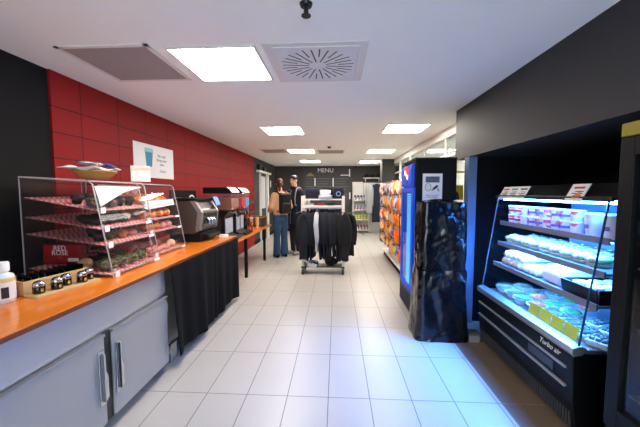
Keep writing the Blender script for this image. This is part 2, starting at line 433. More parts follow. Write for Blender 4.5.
build('rosette', MB().lathe([(0, -.02), (.03, -.015), (.035, 0)]), M_['black'], t, smooth=True)
build('head', MB().cyl((0, 0, -.06), (0, 0, -.02), .012).cyl((0, 0, -.064), (0, 0, -.06), .026), M_['black'], t, smooth=True)
t = thing('smoke_detector', 'small round smoke detector on the ceiling in front of the rear grille', 'smoke detector', (-.16, 6.75, HC))
build('base', MB().lathe([(0, -.012), (.055, -.012), (.06, 0)]), M_['white'], t, smooth=True)
build('sensor', MB().lathe([(0, -.05), (.03, -.045), (.04, -.012)]), M_['slot'], t, smooth=True)

# ------------------------------------------------------------------ counter, left
XF = -1.40
t = thing('steel_cabinet', 'brushed steel two door counter cabinet under the near end of the wooden worktop', 'cabinet', (0, 0, 0))
build('body', MB().box(-2.31, XF-.035, .55, 2.44, .08, .868), M_['steel'], t, bevel=.006)
build('top_rail', MB().box(XF-.035, XF-.022, .55, 2.44, .66, .868), M_['steel'], t, bevel=.003)
def cdoor(y0, y1, hy, far):
    dd = build('door', MB().box(XF-.03, XF, y0, y1, .085, .64), M_['steel2'], t, bevel=.006)
    build('top_edge', MB().box(XF-.03, XF+.008, y0, y1, .632, .645), M_['alu'], dd)
    h = MB().box(XF, XF+.008, hy-.022, hy+.022, .22, .56)
    h.prism([(hy-.012, .25), (hy+.014, .27), (hy+.014, .40), (hy-.002, .44), (hy-.002, .54), (hy-.014, .55)], 'x', XF+.008, XF+.035)
    build('handle', h, M_['chrome'], dd, bevel=.003)
    for z in (.18, .55): build('hinge', MB().box(XF-.01, XF+.008, far-.010, far+.010, z-.035, z+.035), M_['alu'], dd, bevel=.003)
cdoor(1.06, 1.735, 1.70, 1.07)
cdoor(1.80, 2.43, 1.84, 2.425)
build('gap_shade_strip', MB().box(XF-.032, XF-.012, 1.735, 1.80, .085, .64), M_['black'], t)  # black strip puts in the shade of the gap between the doors
for x in (-2.2, -1.5):
    for y in (.7, 2.35): build('foot', MB().cyl((x, y, 0), (x, y, .085), .025), M_['black'], t, smooth=True)
build('plinth', MB().box(-2.25, -1.50, .6, 2.40, .02, .08), M_['blackm'], t)

t = thing('wooden_worktop', 'long orange brown wooden worktop over the steel cabinet, running along the red wall', 'worktop', (0, 0, 0))
build('top_board', MB().box(XL+.012, -1.385, .5, 4.2, .872, .90), M_['wood'], t, bevel=.004)
build('front_edge', MB().box(-1.386, -1.383, .5, 4.2, .873, .897), mat('dark_wood_edge', (120, 58, 18), .35, var=.2, scale=6, stretch=(9, .8, 9)), t)
t = thing('draped_cabinet', 'steel base cabinet hidden behind the black cloth, with its foot showing at the far end', 'cabinet', (0, 0, 0))
build('body', MB().box(-2.25, -1.47, 2.50, 4.12, .16, .866), M_['steel2'], t, bevel=.006)
for x in (-2.2, -1.50):
    for y in (2.6, 4.08): build('foot', MB().box(x-.05, x+.05, y-.05, y+.05, 0, .16), M_['alu'], t, bevel=.004)
def cl(u, v):
    y = 2.452 + u*1.76
    fold = .016*math.sin(y*11)+.012*math.sin(y*23+1)+.010*math.sin(y*6.3+2.)+.020*math.exp(-((y-3.42)/.03)**2)
    x = -1.378 + fold*(.15+.85*v) + .05*v*(1-u)**3
    zb = .07 + .02*math.sin(y*5+1) - .02*u + .03*(1-u)
    if v < .08: return (x-.0*v, y, .868)
    vv = (v-.08)/.92
    return (x, y, .866*(1-vv)+zb*vv)
def clend(u, v):
    x = -1.75 + .375*u; zb = .08
    return (x, 2.452+.02*math.sin(x*14)*v-.004, .866*(1-v)+zb*v)
single('draped_cloth', MB().sheet(cl, 150, 24), M_['cloth'], 'black pleated cloth hanging from the worktop edge to just above the floor', 'cloth', smooth='all', solid=.004)

# ------------------------------------------------------------------ pastry display cases
def display_case(y0, y1, xo, zs, label, card):
    t = thing('display_case', label, 'display case', (xo, y0, .90))
    L = y1-y0; e = .004
    # side outline in x,z (relative to the foot): back -.66 .. front 0
    side = [(-.66, .0), (0, .0), (-.125, .655), (-.15, .675), (-.66, .705)]
    for y in (0, L-.005): build('side_panel', MB().prism([(a, b) for a, b in side], 'y', y, y+.005), M_['acr'], t)
    build('top_panel', MB().prism([(-.66, .705), (-.15, .675), (-.15, .681), (-.66, .711)], 'y', -.004, L+.004), M_['acre'], t)
    build('back_panel', MB().box(-.66, -.655, .006, L-.006, .0, .70), M_['acr'], t)
    fp = MB()
    for k in range(4):   # four hinged front flaps on the slanted front
        za, zb = (zs[k][1]+.016, (zs[k-1][1]-.004) if k else .665)
        fp.prism([(-.125*za/.655+.002, za), (-.125*zb/.655+.002, zb), (-.125*zb/.655+.006, zb), (-.125*za/.655+.006, za)], 'y', .004, L-.004)
    build('front_flaps', fp, M_['acr'], t)
    for k, (zb, zf) in enumerate(zs):
        xf = -.125*zf/.655-.004
        s = build('shelf', MB().prism([(-.655, zb), (xf, zf), (xf, zf+.02), (xf-.004, zf+.02), (xf-.004, zf+.004), (-.655, zb+.004)], 'y', .006, L-.006), M_['acre'], t)
        build('liner', MB().prism([(-.64, zb+.0055), (xf-.012, zf+.0055), (xf-.012, zf+.007), (-.64, zb+.007)], 'y', .012, L-.012), M_['check'], s)
    for k, (zb, zf) in enumerate(zs):
        xf = -.125*zf/.655+.007
        build('price_tag', MB().box(xf, xf+.003, .012, .055, zf-.012, zf+.03), M_['paper'], t)
        if k: build('price_tag', MB().box(xf, xf+.003, L-.10, L-.03, zf-.0, zf+.022), M_['paper'], t)
    eg = MB()
    for y in (.0025, L-.0025):
        eg.tube([(-.66, y, .0), (-.66, y, .706), (-.15, y, .677), (-.125, y, .657), (0, y, .0)], .0045, 6)
    eg.tube([(-.15, 0, .679), (-.15, L, .679)], .005, 6); eg.tube([(-.66, 0, .709), (-.66, L, .709)], .005, 6)
    build('panel_edges', eg, M_['edge'], t, smooth='all')
    X = lambda z: -.125*z/.655-.002
    build('white_flap_patch', MB().loft([[(X(z)-d, y, z) for y, z in card] for d in (0, .002)]), M_['paper'], t)  # flat white patch just behind the slanted front
    return t
ZA = [(.56, .465), (.42, .335), (.30, .22), (.05, .012)]
ZS = ZA
display_case(2.05, 2.63, -1.562, ZA, 'clear acrylic pastry case nearest the camera, holding dark cakes', [(.02, .645), (.55, .648), (.30, .60), (.035, .50)])
display_case(2.70, 3.30, -1.665, ZA, 'clear acrylic pastry case nearest the coffee machine, holding golden pastries', [(.05, .44), (.05, .52), (.55, .53), (.55, .47)])
def on_shelf(k, dx, back=0):   # height of shelf k at dx from the case foot
    zb, zf = ZA[k]; xf = -.125*zf/.655-.004
    return .90 + zb + (zf-zb)*(dx+.655)/(xf+.655) + .007
def slope(k):
    zb, zf = ZA[k]; xf = -.125*zf/.655-.004
    return math.atan2(zf-zb, xf+.655)

def lump(mb, amp, sc, sd):
    mb.v = [tuple(Vector(p)*(1+amp*noise.noise(Vector(p)*sc+Vector((sd, sd, sd))))) for p in mb.v]; return mb
def muffin(mname):
    t = thing('muffin', '', 'muffin')
    build('paper_case', MB().lathe([(0, 0), (.026, 0), (.036, .04), (.03, .042)], n=20), M_['blackm'], t, smooth=True)
    m = MB().ell((0, 0, .048), (.045, .045, .03), 16, 9); lump(m, .15, 40, 3)
    build('crown', m, M_[mname], t, smooth='all')
    return t
def croissant(mname):
    m = MB(); rings = []
    for i in range(13):
        u = i/12*2-1; a = u*1.15; r = .034*(1-abs(u)**2.2)+.006; r *= 1+.12*math.cos(i*PI)
        c = Vector((.06*math.cos(a)-.05, .075*math.sin(a), .028)); d = Vector((math.cos(a), math.sin(a), 0))
        rings.append([c+d*r*math.cos(b)+Vector((0, 0, r*.82*math.sin(b))) for b in [2*PI*j/12 for j in range(12)]])
    m.loft(rings); m.move(0, 0, .0)
    return single('croissant', m, M_[mname], '', 'pastry', smooth='all', sub=1)
def donut(mb, mi):
    t = thing('donut', '', 'donut')
    build('ring', MB().torus((0, 0, .017), .03, .018), M_[mb], t, smooth='all')
    build('icing', MB().torus((0, 0, .0215), .03, .0175, zs=.9), M_[mi], t, smooth='all')
    return t
def bun(mname, nm='bun', r=(.045, .05, .032)):
    m = MB().ell((0, 0, r[2]*.8), r, 18, 10); m.v = [(x, y, max(z, 0.0)) for x, y, z in m.v]; lump(m, .08, 25, 5)
    return single(nm, m, M_[mname], '', 'pastry', smooth='all')
def cakebar(m1, m2):
    t = thing('wrapped_cake', '', 'cake')
    m = MB().box(-.05, .05, -.035, .035, 0, .055); build('cake', m, M_[m1], t, bevel=.012)
    build('wrapper', MB().prism([(-.056, 0), (.056, 0), (.058, .03), (.05, .062), (-.05, .062), (-.058, .03)], 'y', -.042, .042), M_['film'], t, bevel=.004)
    build('topping', MB().ell((0, 0, .056), (.03, .022, .01)), M_[m2], t, smooth='all')
    return t
def wrap(m1):
    t = thing('salad_wrap', '', 'wrap')
    m = MB().ell((0, 0, .038), (.075, .036, .036), 28, 18); lump(m, .55, 45, 8); build('filling', m, M_[m1], t, smooth='all')
    build('film', MB().ell((0, 0, .038), (.085, .044, .038), 16, 10), M_['film'], t, smooth='all')
    return t
P1 = {'muffin': muffin('choc'), 'crois': croissant('fruity'), 'donut': donut('bread', 'pinkp'), 'bun': bun('golden'),
      'cake': cakebar('chocorange', 'golden'), 'wrap': wrap('mixedsalad'), 'pbun': bun('pinkp', 'iced_bun', (.04, .045, .028)), 'roll': bun('bread', 'bread_roll', (.04, .05, .034)), 'loaf': bun('choc', 'dark_loaf', (.11, .04, .036))}
used = set()
def put(kind, case, k, dx, y, label, rz=0):
    xo = -1.562 if case == 'A' else -1.665
    loc = (xo+dx, y, on_shelf(k, dx)+.004)
    pr = P1[kind]
    if kind not in used:
        used.add(kind); o = pr; o.location = loc; o['label'] = label
    else:
        o = dup(pr, loc, 0, label)
    if case == 'B': o.scale = (1.15, 1.15, 1.2)
    o['group'] = 'pastries in the ' + ('near' if case == 'A' else 'far') + ' acrylic case'
    o.rotation_euler = (0, -slope(k) if False else slope(k)*-1, rz)
    o.rotation_euler = Matrix.Rotation(-slope(k), 3, 'Y').to_euler() if rz == 0 else (Matrix.Rotation(-slope(k), 3, 'Y') @ Matrix.Rotation(rz, 3, 'Z')).to_euler()
    return o
sh = ['top shelf', 'second shelf', 'third shelf', 'base']
cols = ['near left', 'second along', 'third along', 'far right']
ysA = [2.16, 2.28, 2.40, 2.52]
for j in range(4):
    w_ = cols[j]
    put('cake' if j in (0, 1) else 'muffin', 'A', 0, -.20, ysA[j], f'dark chocolate {"cake in film" if j in (0,1) else "muffin"} on the near case\'s top shelf front, {w_}')
    put('muffin', 'A', 0, -.34, ysA[j], f'chocolate muffin on the near case\'s top shelf back, {w_}')
    put('loaf' if j < 3 else 'pbun', 'A', 1, -.24, ysA[j], f'{"dark loaf" if j < 3 else "pink iced bun"} on the near case\'s second shelf, {w_}', .1*j)
    put('muffin' if j in (0, 1) else ('bun' if j == 2 else 'pbun'), 'A', 2, -.17, ysA[j]-.02, f'{"chocolate muffin" if j < 2 else ("golden bun" if j == 2 else "pink iced bun")} on the near case\'s third shelf, {w_}')
    put('wrap', 'A', 3, -.13, ysA[j]-.01, f'green salad wrap on the base of the near pastry case, {w_}')
ysB = [2.82, 2.94, 3.06, 3.18]
for j in range(4):
    w_ = cols[j]
    put('crois' if j % 2 == 0 else 'bun', 'B', 0, -.20, ysB[j], f'golden {"croissant" if j % 2 == 0 else "bun"} on the far case\'s top shelf, {w_}', .2*j)
    put('crois', 'B', 1, -.17, ysB[j], f'golden croissant on the far case\'s second shelf, {w_}', .3+.15*j)
    put('bun' if j < 2 else 'pbun', 'B', 2, -.14, ysB[j], f'{"golden bun" if j < 2 else "pink iced bun"} on the far case\'s third shelf, {w_}')
    put('donut' if j < 3 else 'roll', 'B', 3, -.11, ysB[j], f'{"pink iced donut" if j < 3 else "pale bread roll"} on the base of the far pastry case, {w_}')
for j in range(4):
    w_ = cols[j]
    put('bun', 'B', 0, -.33, ysB[j], f'golden bun in the back row of the far case\'s top shelf, {w_}')
    put('crois', 'B', 1, -.33, ysB[j], f'golden croissant in the back row of the far case\'s second shelf, {w_}', -.4)
    put('crois', 'B', 2, -.30, ysB[j], f'golden croissant in the back row of the far case\'s third shelf, {w_}', .9)
    put('pbun', 'B', 3, -.27, ysB[j], f'pink iced bun in the back row of the far case base, {w_}')
    put('loaf' if j else 'roll', 'A', 3, -.30, ysA[j], f'{"dark loaf" if j else "pale bread roll"} in the back row of the near case base, {w_}')
    if j < 3: put('muffin', 'A', 2, -.30, ysA[j]+.08, f'chocolate muffin in the back row of the near case\'s third shelf, {cols[j+1]}')
# packets at the back of the far case
pk = [wrapmat('packet_print_pink', [(228, 60, 100), (244, 236, 232), (240, 150, 170), (250, 246, 240)], 30, .4, 1),
      wrapmat('packet_print_warm', [(240, 220, 190), (236, 130, 110), (246, 240, 236), (220, 80, 90)], 30, .4, 5)]
pt = thing('sweets_packet', '', 'packet')
build('carton', MB().box(-.04, .04, -.055, .055, 0, .10), pk[0], pt, bevel=.003)
build('lid', MB().box(-.042, .042, -.057, .057, .09, .112), M_['paper'], pt, bevel=.003)
n = 0
for k, wd in ((0, 'upper'), (1, 'lower')):
    for j in range(4):
        loc = (-1.665-.52, 2.80+.125*j, on_shelf(k, -.52)+.013); lb = f'pink and white sweets packet in the far pastry case, {wd} row, {cols[j]}'
        if n == 0: o = pt; o.location = loc; o['label'] = lb
        else: o = dup(pt, loc, 0, lb)
        o['group'] = 'sweets packets in the far case'
        o.rotation_euler = (0, -slope(k), 0)
        if k: recolor(o, pk[0], pk[1])
        n += 1

# basket with tongs on top of the near case
ct = .90+.705
t = thing('bread_basket', 'shallow oval wicker basket on top of the near pastry case', 'basket', (-1.96, 2.42, 1.602), .0)
def bs(a, r, z): return (r*math.cos(a)*.75, r*math.sin(a)*1.0, z)
bm_ = MB().lathe([(.10, .004), (.135, .03), (.165, .062), (.17, .07), (.158, .068), (.125, .03), (.09, .012)], n=36)
bm_.v = [(x*.8, y, z) for x, y, z in bm_.v]
build('bowl', bm_, M_['wicker'], t, smooth='all')
rm = MB()
for i in range(2):
    rm.tube([(.165*.8*math.cos(a), .165*math.sin(a), .068+.004*math.sin(a*18+i*PI)) for a in [2*PI*j/72 for j in range(73)]], .006, 6)
build('rim', rm, M_['wicker'], t, smooth='all')
bl = MB().sheet(lambda u, v: ((u-.5)*.24+.0, (v-.5)*.36-.02, .082+.02*math.sin(u*7)*math.sin(v*9)), 16, 16)
single('paper_napkin', bl, M_['paper'], 'crumpled white paper napkin lying in the wicker basket', 'napkin', (-1.96, 2.40, 1.606), solid=.003, smooth='all')
t = thing('serving_tongs', 'steel serving tongs with blue grips lying across the basket', 'tongs', (-1.90, 2.42, 1.712), .2)
for s in (-1, 1):
    build('arm', MB().tube([(s*.012, -.20, .005), (s*.022, -.08, .012), (s*.018, .04, .014)], [.016, .012, .008], 8), M_['chrome'], t, smooth='all')
    build('grip', MB().tube([(s*.018, .03, .014), (s*.016, .12, .01), (s*.006, .22, .0)], [.014, .014, .01], 8), M_['bluep'], t, smooth='all')
build('plate', MB().ell((0, -.2, .006), (.055, .10, .014)), M_['alu'], t, smooth='all')

t = thing('card_sign', 'white card with orange heading standing on the far pastry case', 'sign', (-1.93, 2.96, 1.608), .45)
build('card', MB().prism([(-.085, 0), (.085, 0), (.085, .155), (-.085, .155)], 'y', -.002, .002), M_['paper'], t)
build('foot_fold', MB().prism([(-.002, 0), (.06, 0), (-.001, .10)], 'x', -.08, .08), M_['paper'], t)
text('COOKIES', .037, M_['amber'], (0, -.0035, .12), FACE_CAM, t, ext=.0015)

# poster on the tiles
t = thing('wall_poster', 'white poster with a teal cup on the red tiles above the counter', 'poster', (-2.33, 3.88, 1.89))
build('sheet', MB().box(0, .006, -.43, .43, -.205, .205), M_['paper'], t)
build('cup_picture', MB().prism([(-.22, .11), (-.06, .11), (-.085, -.07), (-.195, -.07)], 'x', .006, .0075), M_['teal'], t)
build('cup_lid', MB().prism([(-.23, .11), (-.05, .11), (-.05, .14), (-.07, .16), (-.21, .16), (-.23, .14)], 'x', .006, .008), mat('pale_teal', (150, 200, 205), .6), t)
text('No cup?\nBring your\nown', .055, M_['ink'], (.0065, .14, .03), FACE_PX, t, sp=1.0, ext=.0003)
text('cheers', .06, M_['teal'], (.0065, .16, -.11), FACE_PX, t, ext=.0003)

# disinfectant bottle
t = thing('sanitiser_bottle', 'clear bottle with white cap and white label at the near end of the worktop', 'bottle', (-1.82, 1.56, .90))
build('body', MB().lathe([(0, .0), (.045, 0), (.05, .006), (.05, .135), (.044, .152), (.022, .165), (.020, .175)], n=28), M_['tub'], t, smooth=True)
build('label', MB().lathe([(.0508, .022), (.0508, .115)], n=28), M_['paper'], t, smooth=True)
build('stripe', MB().lathe([(.0509, .115), (.0509, .137)], n=28), mat('yellow_label', (226, 206, 130), .5), t, smooth=True)
lines = MB()
for k in range(6):
    for j in range(6):
        a = -1.9+.16*j; lines.cbox((.0512*math.cos(a), .0512*math.sin(a), .034+.012*k), (.006, .006, .004))
build('print', lines, mat('grey_print', (150, 150, 152), .6), t)
build('code_patch', MB().prism([(0, 0)]*0 or [(.0512*math.cos(a), .0512*math.sin(a)) for a in (-.9, -.6, -.3)]+[(.0518*math.cos(a), .0518*math.sin(a)) for a in (-.3, -.6, -.9)], 'z', .03, .09), M_['ink'], t)
build('cap', MB().lathe([(.027, .17), (.03, .173), (.03, .215), (.026, .222), (0, .224)], n=24), M_['paper'], t, smooth=True)

# wooden tray with sachets, tea box and jars
TL = Matrix.Translation((-1.85, 1.847, .90)) @ Matrix.Rotation(-.22, 4, 'Z')
t = thing('wooden_tray', 'pale wooden box tray with a front ledge full of black sachets', 'tray', (-1.85, 1.847, .90), -.22)
tr = MB().box(-.03, .10, -.19, .19, 0, .01)
tr.box(-.03, .10, -.19, -.178, 0, .085).box(-.03, .10, .178, .19, 0, .085).box(-.03, -.02, -.18, .18, 0, .085).box(.09, .104, -.19, .19, 0, .085)
build('box', tr, M_['pine'], t, bevel=.002)
build('ledge', MB().box(.104, .215, -.19, .19, 0, .014), M_['pine'], t, bevel=.002)
sc_ = thing('tea_sachet', '', 'sachet')
build('pouch', MB().sheet(lambda u, v: ((u-.5)*.055, .008*math.sin(u*PI)*math.sin(v*PI), v*.095), 6, 6).sheet(lambda u, v: ((u-.5)*.055, -.008*math.sin(u*PI)*math.sin(v*PI), v*.095), 6, 6), M_['blackg'], sc_, smooth='all')
build('crimp', MB().box(-.0275, .0275, -.001, .001, .09, .104), M_['black'], sc_)
n = 0
for r_ in range(2):
    for j in range(9):
        loc = TL @ Vector((.008+.052*r_, -.155+.038*j, .0115+(.012 if j == 7 else 0)))
        lb = f'black foil sachet in the wooden tray, {["back","front"][r_]} row, {ORD[j]} from the bottle'
        if n == 0: o = sc_; o.location = loc; o['label'] = lb
        else: o = dup(sc_, loc, None, lb)
        o.rotation_euler = (-.12+R.uniform(-.06, .06), R.uniform(-.08, .08), -.22+R.uniform(-.15, .15))
        o['group'] = 'black sachets in the wooden tray'; n += 1
t = thing('tea_box', 'red tea box with white lettering inside the near pastry case, behind the black sachets', 'box', (-2.04, 2.19, .968), .04)
build('carton', MB().box(-.14, .14, -.03, .03, 0, .145), mat('red_carton', (140, 10, 18), .45, var=.06), t, bevel=.003)
text('RED\nROSE', .052, M_['paper'], (-.015, -.0305, .10), FACE_CAM, t, sp=.68)
text('TEA', .018, mat('pale_red', (190, 110, 106), .5), (-.015, -.0305, .048), FACE_CAM, t)
build('label', MB().box(.045, .125, -.0312, -.0305, .02, .045), M_['paper'], t)
jr = thing('jar', '', 'jar')
build('glass', MB().lathe([(0, 0), (.027, 0), (.03, .004), (.03, .04), (.026, .045)], n=22), M_['blackg'], jr, smooth=True)
build('lid', MB().lathe([(.029, .043), (.030, .048), (.029, .058), (.022, .068), (.01, .073), (0, .074)], n=22), M_['chrome'], jr, smooth=True)
build('label', MB().prism([(.0305*math.cos(a), .0305*math.sin(a)) for a in (-.5, -.3, -.1)]+[(.031*math.cos(a), .031*math.sin(a)) for a in (-.1, -.3, -.5)], 'z', .012, .03), M_['amber'], jr)
for i, (dx, dy, l) in enumerate(((.155, -.145, 'small black jar with silver lid on the tray ledge, nearest the bottle'), (.165, -.055, 'small black jar with silver lid, second along the tray ledge'),
        (.138, .015, 'black jar with silver lid, set back in the middle of the ledge'), (.168, .095, 'small black jar with silver lid, fourth along the tray ledge'), (.142, .158, 'black jar with silver lid, at the pastry case end of the ledge'))):
    loc = TL @ Vector((dx, dy, .0145))
    if i == 0: jr.location = loc; jr['label'] = l
    else: o = dup(jr, loc, None, l)
for o in list(COL.objects):
    if o.name.startswith('jar'): o['group'] = 'black jars on the tray ledge'

# black wall panel with oval logo
t = thing('wall_panel', 'black panel with white oval logo on the red tiles above the coffee machine', 'sign', (-2.33, 4.57, 1.415))
build('board', MB().box(0, .03, -.39, .39, -.12, .12), M_['blackm'], t, bevel=.004)
build('logo', MB().xf(Matrix.Identity(4)).prism([(.22+.09*math.cos(a), .0+.05*math.sin(a)) for a in [2*PI*i/24 for i in range(24)]], 'x', .03, .032), M_['paper'], t)
build('logo_mark', MB().prism([(.22+.065*math.cos(a), .0+.022*math.sin(a)) for a in [2*PI*i/24 for i in range(24)]], 'x', .032, .033), M_['blackm'], t)
build('strip', MB().box(.03, .032, -.36, -.1, .0, .012).box(.03, .032, -.36, -.1, -.05, -.04), M_['alu'], t)

# coffee machine
t = thing('coffee_machine', 'taupe and silver coffee machine with black top on the end of the worktop', 'coffee machine', (-1.60, 3.58, .90))
W = .52
build('base', MB().box(-.42, -.03, .02, W-.02, 0, .11), M_['blackm'], t, bevel=.008)
prof = [(-.46, .10), (-.10, .10), (-.03, .14), (-.005, .36), (-.10, .50), (-.46, .50)]
build('casing', MB().prism(prof, 'y', 0, W), M_['machine'], t, bevel=.012)
for y in (-.004, W-.052):
    build('front_frame', MB().prism([(-.07, .12), (-.025, .145), (.002, .36), (-.09, .507), (-.15, .507), (-.055, .36), (-.085, .16)], 'y', y, y+.056), M_['silver'], t, bevel=.004)
build('brew_recess', MB().prism([(-.02, .17), (.001, .34), (-.03, .40), (-.045, .40), (-.03, .33), (-.045, .17)], 'y', .05, W-.05), M_['blackg'], t)
for y in (.18, .26, .34): build('spout', MB().cyl((-.005, y, .28), (.02, y, .25), .012).cyl((.02, y, .25), (.02, y, .2), .009), M_['chrome'], t, smooth=True)
build('top_cover', MB().box(-.47, -.06, -.01, W+.01, .50, .53), M_['blackm'], t, bevel=.01)
build('drip_tray', MB().box(-.06, .05, .08, W-.08, .05, .085), M_['black'], t, bevel=.006)
sx = build('touch_screen', MB().rbox((-.02, W-.02, .485), (.012, .16, .13), Matrix.Rotation(-.4, 3, 'Y')), M_['black'], t, bevel=.003)
build('display', MB().rbox((-.013, W-.02, .488), (.004, .14, .11), Matrix.Rotation(-.4, 3, 'Y')), M_['screen'], sx)
np_ = thing('napkin_stack', 'small stack of white napkins beside the coffee machine', 'napkins', (-1.52, 4.06, .90), .2)
for i in range(3): build('napkin', MB().box(-.055, .055, -.05, .05, .012*i, .012*i+.01), M_['paper'], np_, bevel=.003)

# second table with the cold drink machines
t = thing('wooden_table', 'orange wooden table with thin black legs beyond the main counter', 'table', (0, 0, 0))
build('tabletop', MB().box(-2.31, -1.535, 4.27, 7.2, .715, .745), M_['wood'], t, bevel=.004)
for y in (4.4, 5.28, 6.66):
    for x in (-2.22, -1.585): build('leg', MB().box(x-.025, x+.025, y-.025, y+.025, 0, .715), M_['blackm'], t, bevel=.003)
build('stretcher', MB().box(-2.24, -2.2, 4.4, 6.66, .66, .70), M_['blackm'], t)

def slush(y, w, cols, label):
    t = thing('drink_dispenser', label, 'drink dispenser', (-1.66, y, .745))
    build('body', MB().prism([(-.42, 0), (-.02, 0), (-.02, .05), (-.09, .07), (-.09, .38), (-.02, .46), (-.42, .46)], 'y', 0, w), M_['black'], t, bevel=.008)
    build('side_vent', MB().box(-.36, -.15, -.004, .002, .08, .36), mat('vent_grey', (50, 50, 54), .6), t)
    nb = len(cols); bw = w/nb
    for i, c in enumerate(cols):
        a = i*bw+.01; b = (i+1)*bw-.01
        build('hopper', MB().prism([(-.42, .47), (-.01, .47), (.03, .52), (.02, .74), (-.42, .74)], 'y', a, b), M_['hopper'], t, bevel=.006)
        build('drink', MB().prism([(-.40, .475), (-.01, .475), (.022, .52), (.018, .66), (-.40, .66)], 'y', a+.012, b-.012), c, t, bevel=.006)
        l = build('lid', MB().prism([(-.43, .74), (.0, .74), (.03, .755), (-.01, .81), (-.05, .835), (-.43, .835)], 'y', a-.006, b+.006), M_['blackm'], t, bevel=.008)
        build('front_cap', MB().prism([(-.05, .8352), (-.01, .8105), (.032, .755), (.036, .757), (-.008, .815), (-.05, .84)], 'y', a, b), M_['paper'], l)
        ym = (a+b)/2
        tp = build('tap', MB().cyl((-.03, ym, .45), (.05, ym, .43), .022).cyl((.045, ym, .44), (.045, ym, .37), .014), M_['chrome'], t, smooth=True)
        build('handle', MB().box(.05, .07, ym-.018, ym+.018, .36, .47), M_['black'], tp, bevel=.004)
        build('label_plate', MB().box(-.088, -.086, a+.02, b-.02, .1, .34), mat('label_print', (170, 176, 190), .5, var=.6, scale=40), t)
    build('drip_tray', MB().box(-.08, .09, .01, w-.01, .02, .05), M_['black'], t, bevel=.006)
    return t
M_['choco'] = mat('iced_coffee', (150, 92, 66), .4, var=.15)
M_['redd'] = mat('red_slush', (196, 16, 34), .4, var=.2)
M_['blued'] = mat('blue_slush', (60, 170, 226), .4, var=.2)
slush(4.72, .40, [M_['choco']], 'black drink dispenser with a brown iced drink under a white capped lid')
slush(5.26, .46, [M_['redd'], M_['blued']], 'black twin drink dispenser with red and blue slush')

# bits at the far end of that table
sb = thing('syrup_bottle', '', 'bottle')
build('glass', MB().lathe([(0, 0), (.038, 0), (.04, .01), (.04, .2), (.016, .27), (.015, .30)], n=16), M_['blackg'], sb, smooth=True)
build('pump', MB().cyl((0, 0, .30), (0, 0, .36), .012).box(-.01, .06, -.01, .01, .36, .375), M_['black'], sb)
for i, (x, y, l) in enumerate(((-1.86, 5.86, 'dark syrup pump bottle standing closest to the twin slush dispenser'), (-1.80, 5.98, 'dark syrup pump bottle in the middle of the three by the wall'), (-1.90, 6.10, 'dark syrup pump bottle closest to the paper cup stacks'))):
    if i == 0: sb.location = (x, y, .745); sb['label'] = l
    else: o = dup(sb, (x, y, .745), .4*i, l)
for o in list(COL.objects):
    if o.name.startswith('syrup'): o['group'] = 'syrup bottles on the wooden table'
def cupstack(mb_, z):
    for i in range(8): mb_.lathe([(.028, z+.02*i), (.037, z+.02*i+.085), (.040, z+.02*i+.088), (.036, z+.02*i+.088)], n=16)
    return mb_
for i, (x, y, l, c) in enumerate(((-1.72, 6.12, 'stack of red patterned paper cups on the wooden table edge', wrapmat('cup_print', [(180, 60, 50), (224, 210, 196), (130, 40, 36)], 40, .5)), (-1.78, 6.34, 'stack of white paper cups on the wooden table', M_['paper']), (-1.70, 6.52, 'stack of beige paper cups beside the dark basket', M_['bread']))):
    single('cup_stack', cupstack(MB(), 0), c, l, 'cups', (x, y, .745), smooth=True, group='cup stacks on the wooden table')
t = thing('condiment_basket', 'dark woven basket full of packets at the far end of the wooden table', 'basket', (-1.80, 6.92, .745))
build('basket', MB().box(-.16, .16, -.20, .20, 0, .02).box(-.17, .17, -.21, -.19, 0, .20).box(-.17, .17, .19, .21, 0, .20).box(-.17, -.15, -.21, .21, 0, .20).box(.15, .17, -.21, .21, 0, .20), M_['wickd'], t, bevel=.005)
rm = MB().tube([(-.165, -.205, .2), (.165, -.205, .2), (.165, .205, .2), (-.165, .205, .2), (-.165, -.205, .2)], .012, 6)
build('rim', rm, M_['wicker'], t, smooth=True)
pk3 = wrapmat('packets', [(206, 190, 160), (160, 120, 90), (230, 220, 206), (90, 70, 60)], 30)
pp = single('snack_packet', MB().cbox((0, 0, .06), (.07, .025, .12)), pk3, '', 'packet', bevel=.01)
for i in range(10):
    loc = (-1.80-.10+.05*(i % 5), 6.92-.09+.18*(i//5), .79); lb = f'small beige packet in the dark woven basket, {"near" if i < 5 else "far"} row, {ORD[i%5]} from the wall'
    o = pp if i == 0 else dup(pp, loc, .3*math.sin(i*2.1)); o.location = loc; o['label'] = lb; o['group'] = 'packets in the dark basket'
t = thing('wire_stand', 'tall wire stand with woven trays against the dark wall behind the dark basket', 'stand', (-2.08, 7.0, .745))
for x in (-.12, .12):
    for y in (-.16, .16): build('post', MB().cyl((x, y, 0), (x, y, .56), .008, n=8), M_['black'], t)
for z in (.27, .5):
    build('tray', MB().box(-.14, .14, -.18, .18, z, z+.01).box(-.14, -.13, -.18, .18, z, z+.07).box(.13, .14, -.18, .18, z, z+.07).box(-.14, .14, -.18, -.17, z, z+.07).box(-.14, .14, .17, .18, z, z+.07), M_['wickd'], t)
for i in range(6):
    loc = (-2.14+.06*(i % 3), 6.92, .745+(.28 if i < 3 else .51)); lb = f'small beige packet on the wire stand, {"lower" if i < 3 else "upper"} tray, {ORD[i%3]} from the wall'
    o = dup(pp, loc, .2*i, lb, 'packets on the wire stand')
